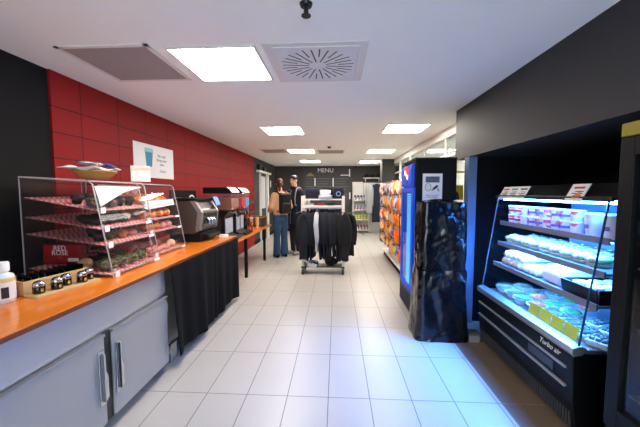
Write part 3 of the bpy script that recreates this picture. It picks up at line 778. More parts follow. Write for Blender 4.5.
# ------------------------------------------------------------------ refrigerated open case in the niche
# fronts face -x; the case runs along y
CY0, CY1 = 1.88, 3.12
t = thing('refrigerated_case', 'black open refrigerated display case lit cold blue in the right hand niche', 'display case', (1.42, CY0, 0))
L = CY1-CY0
build('lower_body', MB().prism([(.05, .05), (.025, .20), (.012, .50), (.03, .525), (.95, .525), (.95, .05)], 'y', 0, L), M_['darkcase'], t, bevel=.006)
build('plinth', MB().box(.08, .93, .02, L-.02, 0, .05), M_['blackm'], t)
for z in (.295, .415):
    build('bumper_strip', MB().box(.004, .022, .05, L-.02, z-.008, z+.008), mat('bumper_grey', (150, 152, 158), .4, .3), t, bevel=.003)
kg = MB()
for i in range(48): kg.box(.034, .048, .03+.0248*i, .041+.0248*i, .04, .14)
build('kick_grille', kg, mat('grille_grey', (70, 69, 68), .5, .3), t)
build('spec_plate', MB().box(.008, .02, .16, .42, .33, .39), mat('plate_dark', (44, 48, 58), .4), t)
build('deck_lip', MB().prism([(-.002, .528), (.0, .562), (.055, .578), (.09, .558), (.06, .520), (.01, .51)], 'y', -.01, L+.01), M_['alu'], t, bevel=.004)
build('deck_floor', MB().box(.08, .93, .01, L-.01, .525, .545), M_['alu'], t)
text('Turbo air', .052, M_['paper'], (.010, .205, .475), FACE_MX, t, shear=.35, ext=.0004)
build('back_panel', MB().box(.86, .92, 0, L, .5, 1.53), mat('case_liner', (176, 184, 196), .5), t)
canopy = MB().prism([(.17, 1.455), (.18, 1.475), (.30, 1.56), (.95, 1.56), (.95, 1.455)], 'y', -.03, L+.03)
cn = build('canopy', canopy, mat('canopy_dark', (30, 30, 32), .35), t, bevel=.005)
build('canopy_lip', MB().box(.155, .172, -.03, L+.03, 1.445, 1.475), M_['black'], cn, bevel=.003)
for y in (0, L-.007):
    build('side_glass', MB().prism([(.045, .57), (.86, .55), (.86, 1.455), (.17, 1.455)], 'y', y, y+.007), M_['glass'], t)
    build('glass_edge', MB().tube([(.045, y+.0035, .575), (.168, y+.0035, 1.45)], .006, 8), mat('glass_edge', (30, 70, 84), .2), t)
build('front_glass', MB().prism([(.055, .575), (.062, .575), (.088, .70), (.081, .70)], 'y', .01, L-.01), M_['glass'], t)
shz = [1.215, 1.015, .815]
shx = [.20, .185, .15]
for z, x in zip(shz, shx):
    s = build('shelf', MB().box(x, .86, .012, L-.012, z-.012, z), mat('shelf_grey', (120, 124, 132), .4, .3), t)
    build('price_rail', MB().box(x-.012, x, .012, L-.012, z-.028, z+.012), mat('rail_grey', (120, 118, 128), .5), s)
    build('led_strip', MB().box(x+.02, x+.045, .05, L-.05, z-.02, z-.0125), M_['decklight' if z < .9 else 'caselight'], s)
build('canopy_lamp', MB().box(.20, .25, .04, L-.04, 1.428, 1.452), M_['canopylight'], t)
# signs on the canopy
for (y, wd, h, nm, l) in ((2.88, .40, .125, 'price_sign', 'white three panel price card propped on the left of the cold case canopy'), (2.14, .15, .13, 'leaflet', 'white leaflet with an orange picture on the right of the cold case canopy')):
    s = thing(nm, l, 'sign', (1.566, y, 1.442))
    m = Matrix.Rotation(.5, 3, 'Y')
    bb = MB().box(-.002, .002, -wd/2, wd/2, 0, h); bb.xf(m.to_4x4()); build('card', bb, M_['paper'], s)
    it = [(.135, 'redink'), (0, 'teal'), (-.135, 'ink')] if wd > .3 else [(-.0, 'redink')]
    for yy, c in it:
        hd = MB().box(-.0035, -.002, yy-.045, yy+.045, h*.72, h*.84); hd.xf(m.to_4x4()); build('heading', hd, M_[c], s)
        ln = MB()
        for k in range(4): ln.box(-.003, -.002, yy-.05, yy+.04-.02*(k % 2), h*(.18+.12*k), h*(.18+.12*k)+.006)
        ln.xf(m.to_4x4()); build('print', ln, M_['slot'], s)
    if wd < .3:
        pc = MB().prism([(-.05, .02), (.02, .02), (.0, .06), (-.03, .07)], 'x', -.0045, -.002); pc.xf(m.to_4x4()); build('picture', pc, M_['orangef'], s)

# products -------------------------------------------------------------
def at(dx, y, z): return (1.42+dx, y, z)
tubp = wrapmat('tub_print', [(246, 246, 250), (236, 236, 246), (235, 120, 150), (250, 250, 252)], 18, .3)
tub = thing('yoghurt_tub', '', 'tub')
build('cup', MB().lathe([(0, 0), (.036, 0), (.043, .07), (.040, .072)], n=20), tubp, tub, smooth=True)
build('lid', MB().lathe([(.046, .07), (.046, .078), (.042, .080), (0, .080)], n=20), M_['paper'], tub, smooth=True)
build('band', MB().lathe([(.0405, .026), (.0420, .044)], n=20), M_['redink'], tub, smooth=True)
tb2 = mat('violet_band', (120, 112, 190), .4); tb3 = M_['paper']; tb4 = mat('sky_band', (90, 130, 200), .4)
n = 0
for lay in range(2):
    for j in range(9):
        y = 3.02-.098*j; z = 1.215+.001+.0815*lay
        col = 'pink' if j < 2 else ('violet' if j % 3 == 0 else ('blue' if j % 3 == 1 else 'white'))
        lb = f'{col} banded tub on the cold top shelf, {"upper" if lay else "lower"} layer, {ORD[j]} from the far end'
        loc = at(.265, y, z)
        if n == 0: o = tub; o.location = loc; o['label'] = lb
        else:
            o = dup(tub, loc, j*.7, lb)
            if col != 'pink': recolor(o, M_['redink'], {'violet': tb2, 'blue': tb4, 'white': tb3}[col])
        o['group'] = 'tubs on the cold case top shelf'; n += 1
cupm = thing('drink_cup', '', 'cup')
build('cup', MB().lathe([(0, 0), (.043, 0), (.056, .135), (.053, .136)], n=22), M_['paper'], cupm, smooth=True)
build('lid', MB().lathe([(.058, .133), (.059, .143), (.052, .152), (0, .154)], n=22), M_['tub'], cupm, smooth=True)
build('emblem', MB().prism([(.0535*math.cos(a), .0535*math.sin(a)) for a in (PI-.3, PI, PI+.3)]+[(.055*math.cos(a), .055*math.sin(a)) for a in (PI+.3, PI, PI-.3)], 'z', .05, .075), tb2, cupm)
for i, (y, l) in enumerate(((2.10, 'tall white cup with violet emblem on the cold top shelf, left one of two'), (1.96, 'tall white cup with violet emblem by the near glass of the cold case'))):
    o = cupm if i == 0 else dup(cupm, at(.27, y, 1.216), .2)
    o.location = at(.27, y, 1.216); o['label'] = l; o['group'] = 'tall cups in the cold case'
for j in range(6):
    y = 2.98-.19*j
    o = dup(tub, at(.45, y, 1.216), j, f'tub in the back row of the cold top shelf, {ORD[j]} from the far end', 'back row tubs on the cold case top shelf')
for j in range(5):
    bx = MB().box(-.05, .05, -.08, .08, 0, .13)
    o = single('blue_carton', bx, M_['bluep'], f'blue drink carton at the rear of the cold top shelf, {ORD[j]} from the far end', 'carton', at(.62, 2.95-.22*j, 1.216), bevel=.004, group='blue cartons in the cold case')
# sandwiches in film, second shelf
sand = thing('sandwich', '', 'sandwich')
def bap(z, h): 
    m = MB().ell((0, 0, z), (.075, .048, h), 16, 9); return m
build('lower_bread', bap(.022, .022), M_['bread'], sand, smooth='all'); build('filling', MB().ell((0, 0, .036), (.079, .052, .009), 16, 6), M_['green'], sand, smooth='all')
build('upper_bread', bap(.055, .028), M_['bread'], sand, smooth='all'); build('wrapper', MB().ell((0, 0, .045), (.088, .056, .046), 16, 10), M_['film'], sand, smooth='all')
lbm = wrapmat('label_print_mix', [(240, 240, 244), (190, 60, 90), (70, 70, 110), (236, 236, 240), (60, 60, 66)], 50, .4)
build('label', MB().sheet(lambda u, v: (-.062-.022*math.sin(v*PI)+.03*v*0, (u-.5)*.05, .03+.045*v), 6, 6), lbm, sand, smooth='all')
build('top_label', MB().sheet(lambda u, v: ((u-.5)*.07-.02, (v-.5)*.045, .0925-.25*((u-.5)*.07-.02)**2/.03-.4*((v-.5)*.045)**2/.03), 6, 6), lbm, sand, smooth='all')
n = 0
for row in range(2):
    for j in range(9):
        loc = at(.285+.17*row, 3.01-.118*j, 1.0155); lb = f'film wrapped roll on the second cold shelf, {"front" if row == 0 else "rear"} row, {ORD[j]} from the far end'
        o = sand if n == 0 else dup(sand, loc, R.uniform(-.12, .12)); o.location = loc; o['label'] = lb; o['group'] = 'film wrapped rolls on the second cold shelf'; n += 1
# baguettes in white paper, third shelf
bag = thing('wrapped_baguette', '', 'baguette')
build('paper', MB().tube([(-.15, 0, .034), (-.14, 0, .034), (-.05, 0, .036), (.06, 0, .035), (.13, 0, .033), (.15, 0, .03)], [.02, .033, .036, .035, .032, .018], 12), mat('white_wrap', (232, 232, 236), .45, bump=.15, scale=30), bag, smooth='all')
build('end_fold', MB().ell((-.152, 0, .034), (.01, .022, .02)), M_['bread'], bag, smooth='all')
build('sticker', MB().tube([(-.04, 0, .036), (-.01, 0, .0362)], .0365, 12), tubp, bag, smooth=True)
n = 0
for lay in range(2):
    for j in range(7 if lay == 0 else 4):
        loc = at(.34, 3.02-.078*j-.03*lay, .816+.066*lay); lb = f'paper wrapped baguette on the third cold shelf, {"upper" if lay else "lower"} layer, {ORD[j]} from the far end'
        o = bag if n == 0 else dup(bag, loc); o.location = loc; o['label'] = lb; o['group'] = 'paper wrapped baguettes on the third cold shelf'; n += 1
m = MB().prism([(-.14, 0), (.14, 0), (.15, .05), (.12, .12), (-.10, .135), (-.15, .08)], 'y', -.10, .10)
single('paper_parcel', m, mat('parcel_paper', (236, 230, 230), .5, bump=.2, scale=14), 'large white paper parcel on the cold case third shelf beside the black tub tray', 'parcel', at(.34, 2.38, .816), bevel=.02, smooth=True)
tt = thing('black_tray', 'black plastic tray holding white pots on the cold case third shelf', 'tray', at(.33, 2.07, .816))
build('tray', MB().box(-.16, .16, -.15, .15, 0, .008).prism([(-.16, 0), (-.15, 0), (-.165, .09), (-.175, .09)], 'y', -.15, .15).box(.15, .16, -.15, .15, 0, .09).box(-.16, .16, -.16, -.15, 0, .09).box(-.16, .16, .15, .16, 0, .09), M_['black'], tt, bevel=.003)
for i in range(6):
    o = dup(tub, at(.33-.10+.1*(i//2), 2.13-.12*(i % 2), .826), i*.5, f'white pot in the black tray, {["front","middle","rear"][i//2]} row, {"far" if i%2==0 else "near"} side', 'pots in the black tray')
    recolor(o, M_['redink'], M_['paper'])
# deck: salad bowls, green and orange lids, cling wrapped packs
bowl = thing('salad_bowl', '', 'bowl')
build('bowl', MB().lathe([(0, 0), (.05, 0), (.075, .05), (.078, .052), (.07, .05)], n=22), M_['tub'], bowl, smooth=True)
mm = MB().ell((0, 0, .05), (.066, .066, .022), 16, 8); lump(mm, .25, 30, 2); build('salad', mm, M_['green'], bowl, smooth='all')
build('cover', MB().lathe([(.078, .052), (.072, .075), (.05, .083), (0, .085)], n=22), M_['film'], bowl, smooth=True)
M_['deeporange'] = mat('deep_orange', (220, 84, 14), .5, var=.4, scale=40)
sp_ = [(.20, 3.00, 'mixed'), (.20, 2.84, 'mixed'), (.18, 2.68, 'green'), (.33, 2.70, 'orange'), (.20, 2.52, 'orange'), (.34, 2.54, 'green'), (.37, 2.86, 'mixed'), (.37, 2.38, 'green'), (.38, 3.02, 'mixed'), (.52, 2.62, 'green'), (.53, 2.45, 'orange'), (.53, 2.80, 'mixed')]
for i, (dx, y, c) in enumerate(sp_):
    lb = f'bowl with {c} topping on the cold deck, {["front","middle","rear"][0 if dx<.25 else (1 if dx<.45 else 2)]} row, {(3.12-y)*100:.0f} cm from the far glass'
    o = bowl if i == 0 else dup(bowl, at(dx, y, .546), i); o.location = at(dx, y, .546); o['label'] = lb; o['group'] = 'salad bowls on the cold deck'
    if i == 0: first_bowl = o
    else: recolor(o, M_['green'], {'green': M_['greenlid'], 'orange': M_['deeporange'], 'mixed': M_['mixedsalad']}[c])
recolor(bowl, M_['green'], M_['mixedsalad'])
pack = thing('fruit_pack', '', 'pack')
build('tray', MB().prism([(-.07, 0), (.07, 0), (.085, .04), (-.085, .04)], 'y', -.055, .055), M_['tub'], pack, bevel=.005)
mm = MB()
for i in range(12): mm.ell((-.05+.034*(i % 4), -.032+.032*(i//4), .045), (.018, .017, .015), 10, 6)
build('fruit', mm, mat('fruit_mix', (84, 92, 84), .4, var=.9, scale=30), pack, smooth='all')
build('cover', MB().ell((0, 0, .045), (.085, .058, .028), 16, 8), M_['film'], pack, smooth='all')
for i, (dx, y) in enumerate(((.22, 2.34), (.24, 2.20), (.23, 2.07), (.42, 2.22), (.42, 2.08), (.24, 1.955), (.43, 1.95))):
    o = pack if i == 0 else dup(pack, at(dx, y, .546), .1*i); o.location = at(dx, y, .546)
    o['label'] = f'fruit pack on the cold deck, {"front" if dx < .3 else "rear"} row, {int(round((y-1.88)*100))} cm from the near glass'; o['group'] = 'fruit packs on the cold deck'
for i in range(4):
    s = MB().box(-.002, .002, -.058, .058, 0, .085); s.xf(Matrix.Rotation(.22, 4, 'Y'))
    single('price_card', s, M_['yellow'], f'yellow price card at the front of the cold deck, {ORD[i]} from the near end', 'card', at(.118, 2.06+.126*i, .5465), group='yellow price cards on the cold deck')

# ------------------------------------------------------------------ near glass door fridge
t = thing('glass_door_fridge', 'tall black glass door fridge with a yellow top strip, cut by the right frame edge', 'fridge', (1.42, .95, 0))
D = .69
build('cabinet', MB().box(.06, .78, 0, .02, .03, 1.84).box(.06, .78, D-.02, D, .03, 1.84).box(.74, .78, .02, D-.02, .03, 1.84).box(.06, .78, .02, D-.02, 1.74, 1.84).box(.06, .78, .02, D-.02, .03, .28), M_['blackm'], t)
build('header', MB().box(.0, .06, 0, D, 1.775, 1.84), mat('dull_yellow', (150, 132, 20), .6), t, bevel=.003)
dr = build('door', MB().box(0, .055, 0, .07, .28, 1.77).box(0, .055, D-.075, D, .28, 1.77).box(0, .055, .07, D-.075, 1.68, 1.77).box(0, .055, .07, D-.075, .28, .40), M_['darkcase'], t, bevel=.004)
build('pane', MB().box(.02, .03, .07, D-.075, .40, 1.68), M_['glassr'], dr)
build('handle', MB().box(-.035, -.02, .03, .05, .8, 1.3).box(-.03, .0, .03, .05, .8, .83).box(-.03, .0, .03, .05, 1.27, 1.3), M_['alu'], dr, bevel=.003)
build('kick_panel', MB().box(.01, .06, 0, D, .03, .27), M_['blackm'], t, bevel=.003)
for x in (.1, .7):
    for y in (.06, D-.06): build('foot', MB().cyl((x, y, 0), (x, y, .03), .02), M_['black'], t)
for z in (.45, .80, 1.12, 1.42): build('shelf', MB().box(.1, .73, .025, D-.025, z-.01, z), M_['alu'], t)
build('lining', MB().box(.70, .735, .022, D-.022, .29, 1.73), mat('fridge_lining', (170, 170, 172), .5), t)
bt = thing('milk_bottle', '', 'bottle')
build('bottle', MB().lathe([(0, 0), (.032, 0), (.034, .01), (.034, .13), (.015, .19), (.014, .205)], n=16), M_['tub'], bt, smooth=True)
build('cap', MB().lathe([(.016, .203), (.016, .225), (0, .226)], n=16), M_['bluep'], bt, smooth=True)
n = 0
for k, z in enumerate((.45, .80, 1.12, 1.42)):
    for j in range(6):
        loc = (1.42+.18+.0*k, 1.02+.09*j+.02, z); lb = f'blue capped bottle in the glass door fridge, {["lowest","second","third","top"][k]} shelf, {ORD[5-j]} from the far side'
        o = bt if n == 0 else dup(bt, loc); o.location = loc; o['label'] = lb; o['group'] = 'bottles in the near glass door fridge'; n += 1

# ------------------------------------------------------------------ drinks fridge and covered unit
t = thing('drinks_fridge', 'tall black drinks fridge with a glowing blue door facing the aisle', 'fridge', (.89, 3.65, 0))
build('cabinet', MB().box(.03, .50, 0, .66, .04, 1.90), M_['blackm'], t, bevel=.02)
build('top_cap', MB().box(.02, .50, .0, .66, 1.885, 1.905), M_['black'], t, bevel=.006)
hd = build('header', MB().prism([(.03, 1.57), (.0, 1.57), (-.012, 1.60), (-.012, 1.78), (.0, 1.83), (.03, 1.845)], 'y', .06, .60), M_['pepsib'], t, bevel=.004)
# round three-colour emblem on the header
def disc(a0, a1, fn0, fn1, x0, x1, c):
    pts = []
    N = 20
    top = [(c[0]+.11*u, c[1]+fn1(u)) for u in [-1+2*i/N for i in range(N+1)]]
    bot = [(c[0]+.11*u, c[1]+fn0(u)) for u in [1-2*i/N for i in range(N+1)]]
    return MB().prism(top+bot, 'x', x0, x1)
circ = lambda u: .11*math.sqrt(max(0, 1-u*u))
wav = lambda o, u: max(-circ(u), min(circ(u), o+.035*math.sin(u*2.6)))
cc = (.30, 1.715)
build('emblem_red', disc(0, 0, lambda u: wav(.03, u), circ, -.016, -.012, cc), emit('sign_red', (225, 30, 50), .7), hd)
build('emblem_white', disc(0, 0, lambda u: wav(-.025, u), lambda u: wav(.03, u), -.016, -.012, cc), emit('sign_white', (240, 240, 246), .8), hd)
build('emblem_blue', disc(0, 0, lambda u: -circ(u), lambda u: wav(-.025, u), -.016, -.012, cc), emit('sign_blue', (10, 40, 150), .4), hd)
dr = build('door', MB().box(0, .03, .01, .08, .30, 1.56).box(0, .03, .58, .65, .30, 1.56).box(0, .03, .08, .58, 1.50, 1.56).box(0, .03, .08, .58, .30, .36), M_['pepsib'], t, bevel=.005)  # frame glows in place of LED light falling on it
build('pane', MB().box(.012, .018, .08, .58, .36, 1.50), M_['glassr'], dr)
bl = MB().box(.022, .029, .08, .58, .36, 1.50); build('lit_interior', bl, M_['pepsib'], t)
ls = MB()
for k in range(44): ls.box(.004, .011, .14, .30, .372+.0255*k, .388+.0255*k)
build('led_column', ls, emit('led_cyan', (70, 150, 255), 1.1), dr)
build('handle', MB().box(-.03, -.018, .60, .62, .8, 1.2).box(-.02, 0, .60, .62, .8, .82).box(-.02, 0, .60, .62, 1.18, 1.2), M_['black'], dr, bevel=.003)
kg = MB().box(.0, .03, .01, .65, .04, .29)
build('kick_panel', kg, mat('navy_panel', (18, 34, 80), .4), t, bevel=.004)
kg = MB()
for i in range(6): kg.box(-.004, .0, .05, .61, .07+.034*i, .085+.034*i)
build('kick_slots', kg, M_['blackm'], t)
for x in (.06, .45):
    for y in (.05, .61): build('foot', MB().cyl((x, y, 0), (x, y, .04), .02), M_['black'], t)
# notice taped on its side
t = thing('camera_notice', 'white paper notice with a face and a camera taped to the drinks fridge side', 'notice', (1.11, 3.6505, 1.56))
build('sheet', MB().box(-.112, .112, -.003, 0, -.158, .158), M_['paper'], t)
build('header_block', MB().box(-.08, .08, -.0045, -.003, .055, .125), mat('slate_ink', (96, 106, 130), .6), t, bevel=.001)
text('CAMERA\nIN USE', .036, M_['ink'], (0, -.005, .09), FACE_CAM, t, ext=.0003, sp=.85)
fc = MB()
N = 24
for i in range(N):
    a = 2*PI*i/N; b = 2*PI*(i+1)/N
    fc.prism([(-.05+.036*math.cos(a), .0+.044*math.sin(a)), (-.05+.036*math.cos(b), .044*math.sin(b)), (-.05+.031*math.cos(b), .039*math.sin(b)), (-.05+.031*math.cos(a), .039*math.sin(a))], 'y', -.0045, -.003)
fc.box(-.064, -.058, -.0045, -.003, .004, .014).box(-.042, -.036, -.0045, -.003, .004, .014)
fc.prism([(-.068, -.012), (-.05, -.022), (-.032, -.012), (-.05, -.017)], 'y', -.0045, -.003)
build('face_symbol', fc, M_['ink'], t)
cs = MB().prism([(.0, -.012), (.05, .03), (.068, .01), (.018, -.032)], 'y', -.0045, -.003).prism([(.055, -.006), (.064, -.006), (.078, -.045), (.066, -.045)], 'y', -.0045, -.003).prism([(.0, -.02), (.012, -.035), (-.006, -.04), (-.012, -.028)], 'y', -.0045, -.003)
build('camera_symbol', cs, M_['ink'], t)
text('SMILE YOU ARE\nON CAMERA', .021, M_['ink'], (0, -.0035, -.105), FACE_CAM, t, ext=.0003)

# tall unit wrapped in black film in front of it
def ring(u, hx, hy, r=.06):
    # rounded rectangle parametrised by u in 0..1
    P_ = [];
    per = [(hx-r)*2, PI*r/2, (hy-r)*2, PI*r/2]*2
    tot = sum(per); s = (u % 1)*tot
    cx = [(0, -hy), (hx-r, -hy+r), (hx, 0), (hx-r, hy-r), (0, hy), (-hx+r, hy-r), (-hx, 0), (-hx+r, -hy+r)]
    for k, l in enumerate(per):
        if s <= l:
            q = s/l
            if k == 0: return (-(hx-r)+2*(hx-r)*q, -hy)
            if k == 2: return (hx, -(hy-r)+2*(hy-r)*q)
            if k == 4: return ((hx-r)-2*(hx-r)*q, hy)
            if k == 6: return (-hx, (hy-r)-2*(hy-r)*q)
            a = {1: -PI/2, 3: 0, 5: PI/2, 7: PI}[k]+q*PI/2
            c = cx[k]; return (c[0]+r*math.cos(a), c[1]+r*math.sin(a))
        s -= l
    return (-(hx-r), -hy)
def wrapsheet(z0, z1, hx, hy, amp, seed, flare=0, nv=46):
    def fn(u, v):
        z = z0+(z1-z0)*v; x, y = ring(u, hx, hy)
        p = Vector((x, y, 0)); n = p.normalized()
        q = Vector((x*3, y*3, z*1.6))+Vector((seed, 0, 0))
        d = amp*(noise.noise(q*1.5)+.5*noise.noise(q*3.0)+.22*noise.noise(Vector((x*12+z*5, y*12, z*3+seed))))
        d += amp*.5*abs(noise.noise(Vector((x*9-z*7+seed, y*9, z*9))))
        d += flare*(1-v)**2
        x, y = x+n.x*d, y+n.y*d
        return (x, y, max(z, .004))
    return MB().sheet(fn, 150, nv, closed=True)
t = thing('covered_unit', 'tall unit wrapped in shiny black film standing in front of the drinks fridge', 'covered unit', (1.07, 3.25, 0))
build('upper_wrap', wrapsheet(.66, 1.40, .222, .165, .020, 3), M_['bag'], t, smooth='all')
def topf(u, v):
    x, y = ring(u, .222*(1-v), .165*(1-v), .06*(1-v)+.0001); return (x, y, 1.40+.035*math.sin(v*PI/2)+.012*noise.noise(Vector((x*9, y*9, 1))))
build('top_wrap', MB().sheet(topf, 150, 12, closed=True), M_['bag'], t, smooth='all')
build('lower_skirt', wrapsheet(.0, .72, .238, .175, .022, 9, flare=.03), M_['bag'], t, smooth='all')
build('cabinet', MB().box(-.17, .17, -.11, .11, .01, 1.36), M_['blackm'], t)
t2 = thing('grey_box', 'small grey box on the floor at the foot of the film wrapped unit', 'box', (1.385, 3.12, 0))
build('carton', MB().box(-.05, .05, -.05, .05, 0, .085), mat('grey_card', (128, 126, 124), .6), t2, bevel=.003)
build('lid', MB().box(-.053, .053, -.053, .053, .07, .095), mat('grey_card_dark', (70, 70, 70), .6), t2, bevel=.003)
# yellow placard on the glass behind
t = thing('yellow_placard', 'yellow hanging placard with dark figure between the drinks fridge and the jamb', 'sign', (1.62, 4.3, 1.40))
build('rail', MB().box(-.11, .11, -.012, .012, .365, .39), M_['yellow'], t, bevel=.003)
build('chain', MB().cyl((-.01, 0, .19), (-.01, 0, .37), .007, n=8), M_['alu'], t)
build('board', MB().box(-.10, .10, -.006, .006, 0, .20), M_['yellow'], t, bevel=.003)
build('figure', MB().prism([(-.05, 0.0), (.05, 0.0), (.04, .08), (.01, .12), (-.02, .11), (-.045, .06)], 'y', -.009, -.006), M_['ink'], t)
build('post', MB().cyl((.13, .0, -1.40), (.13, .0, .40), .01, n=8), M_['black'], t)
# ------------------------------------------------------------------ clothes rack in the middle
RX0, RX1, RY = -.64, .15, 5.75
t = thing('clothes_rack', 'whitewashed rolling clothes rack with a top shelf in the middle of the aisle', 'rack', (0, RY, 0))
for x in (RX0, RX1-.05):
    for y in (-.20, .16): build('upright', MB().box(x, x+.05, y, y+.04, .10, 1.44), M_['rackwood'], t, bevel=.004)
build('top_shelf', MB().box(RX0+.05, RX1-.05, -.20, .20, 1.36, 1.385), M_['rackwood'], t, bevel=.003)
build('front_rail_board', MB().box(RX0+.05, RX1-.05, -.19, -.17, 1.225, 1.265), M_['rackwood'], t, bevel=.003)
build('lower_shelf', MB().box(RX0+.05, RX1-.05, -.17, .20, 1.24, 1.255), M_['rackwood'], t)
build('hanging_rail', MB().cyl((RX0+.05, 0, 1.20), (RX1-.05, 0, 1.20), .012), M_['chrome'], t, smooth=True)
build('base_frame', MB().box(RX0, RX0+.05, -.21, .2, .11, .15).box(RX1-.05, RX1, -.21, .2, .11, .15).box(RX0+.04, RX1-.04, -.12, .16, .11, .125), M_['black'], t)
for x in (RX0+.03, RX1-.03):
    for y in (-.19, .18):
        c = build('caster', MB().cyl((x-.022, y, .05), (x+.022, y, .05), .05), M_['black'], t, smooth=True)
        build('fork', MB().box(x-.028, x-.022, y-.02, y+.02, .04, .11).box(x+.022, x+.028, y-.02, y+.02, .04, .11), M_['alu'], c)
# small things on the lower shelf
for i, (x, c, l) in enumerate(((-.48, 'paper', 'folded white tag bundle under the rack top shelf, far left'), (-.30, 'redink', 'folded red cloth under the rack top shelf'), (-.10, 'black', 'folded black cloth under the rack top shelf'))):
    single('folded_cloth', MB().box(-.07, .07, -.10, .10, 0, .05), M_[c], l, 'cloth', (x, RY-.02, 1.2555), bevel=.015)
# folded clothes on the top shelf
def folded(w, d, h, seed):
    def fn(u, v):
        a = 2*PI*u; sx = abs(math.cos(a))**.5*math.copysign(1, math.cos(a)); sy = abs(math.sin(a))**.5*math.copysign(1, math.sin(a))
        if v < .7: q = v/.7; r = .93+.07*math.sin(q*PI)+.02*math.sin(q*PI*6); z = h*q
        else: q = (v-.7)/.3; r = .93*(1-q); z = h*(1+.08*math.sin(q*PI/2))
        nn = 1+.10*noise.noise(Vector((sx*2, sy*2, seed+z*9)))
        return (sx*w/2*r*nn, sy*d/2*r*nn, z)
    return MB().sheet(fn, 40, 20, closed=True)
zt = 1.386
single('folded_hoodies', folded(.27, .34, .175, 1), M_['navy'], 'pile of folded dark navy hoodies at the left of the rack top shelf', 'clothes', (-.44, RY, zt), smooth='all')
single('folded_shirts', folded(.26, .32, .07, 4), M_['heather'], 'lower pale folded shirt in the middle of the rack top shelf', 'clothes', (-.20, RY-.06, zt), smooth='all')
single('folded_shirts', folded(.20, .26, .08, 6), M_['paper'], 'white folded shirt lying uppermost in the middle of the rack top shelf', 'clothes', (-.215, RY-.04, zt+.076), .3, smooth='all')
t = thing('folded_sweater', 'navy folded sweater with round pale emblem at the right of the rack top shelf', 'clothes', (.035, RY-.02, zt))
build('fabric', folded(.20, .32, .19, 8), M_['navy'], t, smooth='all')
eb = MB()
for i in range(24):
    a = 2*PI*i/24; b = 2*PI*(i+1)/24
    eb.prism([(.045*math.cos(a), .09+.045*math.sin(a)), (.045*math.cos(b), .09+.045*math.sin(b)), (.03*math.cos(b), .09+.03*math.sin(b)), (.03*math.cos(a), .09+.03*math.sin(a))], 'y', -.176, -.172)
build('emblem', eb, mat('pale_blue_print', (120, 140, 180), .7), t)
single('folded_jacket', folded(.30, .12, .19, 11), M_['blk'], 'black folded jacket behind the white shirts on the rack top shelf', 'clothes', (-.12, RY+.19, zt), smooth='all')

def garment(m, L, D, th, seed, sleeve=.62, hood=True):
    g = thing('hanging_garment', '', 'garment')
    rings = []
    N = 28; K = 16
    for k in range(K+1):
        q = k/K; z = -.04-L*q
        d = D*(.30+.70*min(1, (q*7)**.6))/2 if q < .15 else D/2*(1+.05*math.sin(q*5+seed))
        h = th/2*(.55+.45*min(1, q*5))*(1+.22*noise.noise(Vector((seed, q*4, 0))))
        rg = []
        for i in range(N):
            a = 2*PI*i/N; cx = math.cos(a); sy = math.sin(a)
            r = 1+.16*math.sin(3*a+seed)*q+.12*noise.noise(Vector((cx*2+seed, sy*3, q*3)))
            rg.append((h*r*math.copysign(abs(cx)**.7, cx)+.012*math.sin(q*6+seed), d*math.copysign(abs(sy)**.8, sy), z+.012*math.sin(a*2+seed)*q))
        rings.append(rg)
    build('body', MB().loft(rings), m, g, smooth='all')
    for s in (-1, 1):
        y0 = s*(D/2-.03)
        pts = [(0, y0-s*.06, -.075), (.004*s, y0, -.13), (.012*math.sin(seed), y0+s*.035, -.28), (.015*math.cos(seed), y0+s*.04, -.48), (.02*math.cos(seed), y0+s*.03, -sleeve), (.02*math.cos(seed), y0+s*.03, -sleeve-.05)]
        build('sleeve', MB().tube(pts, [.035, .045, .046, .042, .036, .03], 10), m, g, smooth='all')
    if hood: build('hood', MB().ell((.0, .02, -.075), (th*.48, .09, .07), 12, 8), m, g, smooth='all')
    build('hanger', MB().tube([(0, -.14, -.075), (0, -.03, -.035), (0, 0, -.03), (0, .03, -.035), (0, .14, -.075)], .006, 6).tube([(0, 0, -.03), (0, 0, .008), (0, .012, .02), (0, .022, .008), (0, .016, 0)], .003, 6), M_['black'], g)
    return g
gs = [('navy2', .90, 'dark navy hoodie hanging on the rack, leftmost one by the left upright'), ('navy', .88, 'dark navy hoodie hanging second from the left upright of the rack'), ('blk', .84, 'black garment hanging just left of the pale grey one on the rack'),
      ('heather', .74, 'pale grey sweater hanging among the dark clothes on the rack'), ('navy2', .88, 'dark navy hoodie hanging just right of the pale grey sweater'), ('navy', .86, 'dark navy hoodie hanging second to the right of the pale grey sweater'),
      ('blk', .92, 'black garment hanging third to the right of the pale grey sweater'), ('navy', .90, 'dark navy hoodie hanging fourth to the right of the pale grey sweater'), ('navy2', .84, 'dark navy hoodie hanging third from the right upright of the rack'),
      ('blk', .86, 'black garment hanging second from the right upright of the rack'), ('navy2', .92, 'dark navy hoodie hanging right by the right upright of the rack')]
for i, (m, l, lb) in enumerate(gs):
    x = RX0+.105+i*.0605
    g = garment(M_[m], l, .46 if m != 'heather' else .52, .060, i*1.7, sleeve=.55+.03*(i % 3)); g.location = (x, RY-(.0 if m != 'heather' else .05), 1.20); g['label'] = lb; g['group'] = 'garments on the rack rail'
for i, (x, y, l, m, w_, lb) in enumerate(((RX0+.05, RY-.28, .86, 'navy2', .15, 'dark navy coat hooked over the front of the rack at its left upright'), (RX1-.0, RY-.27, .86, 'blk', .14, 'black coat hooked over the front of the rack at its right upright'), (RX1+.11, RY+.06, .82, 'blk', .16, 'black coat hooked on the outside of the right upright of the rack'))):
    g = garment(M_[m], l, w_, .085, 20+i*3, sleeve=.6, hood=False); g.rotation_euler = (0, 0, PI/2+.2*(1-i)); g.location = (x, y, 1.20-.02*i); g['label'] = lb; g['group'] = 'coats outside the rack'
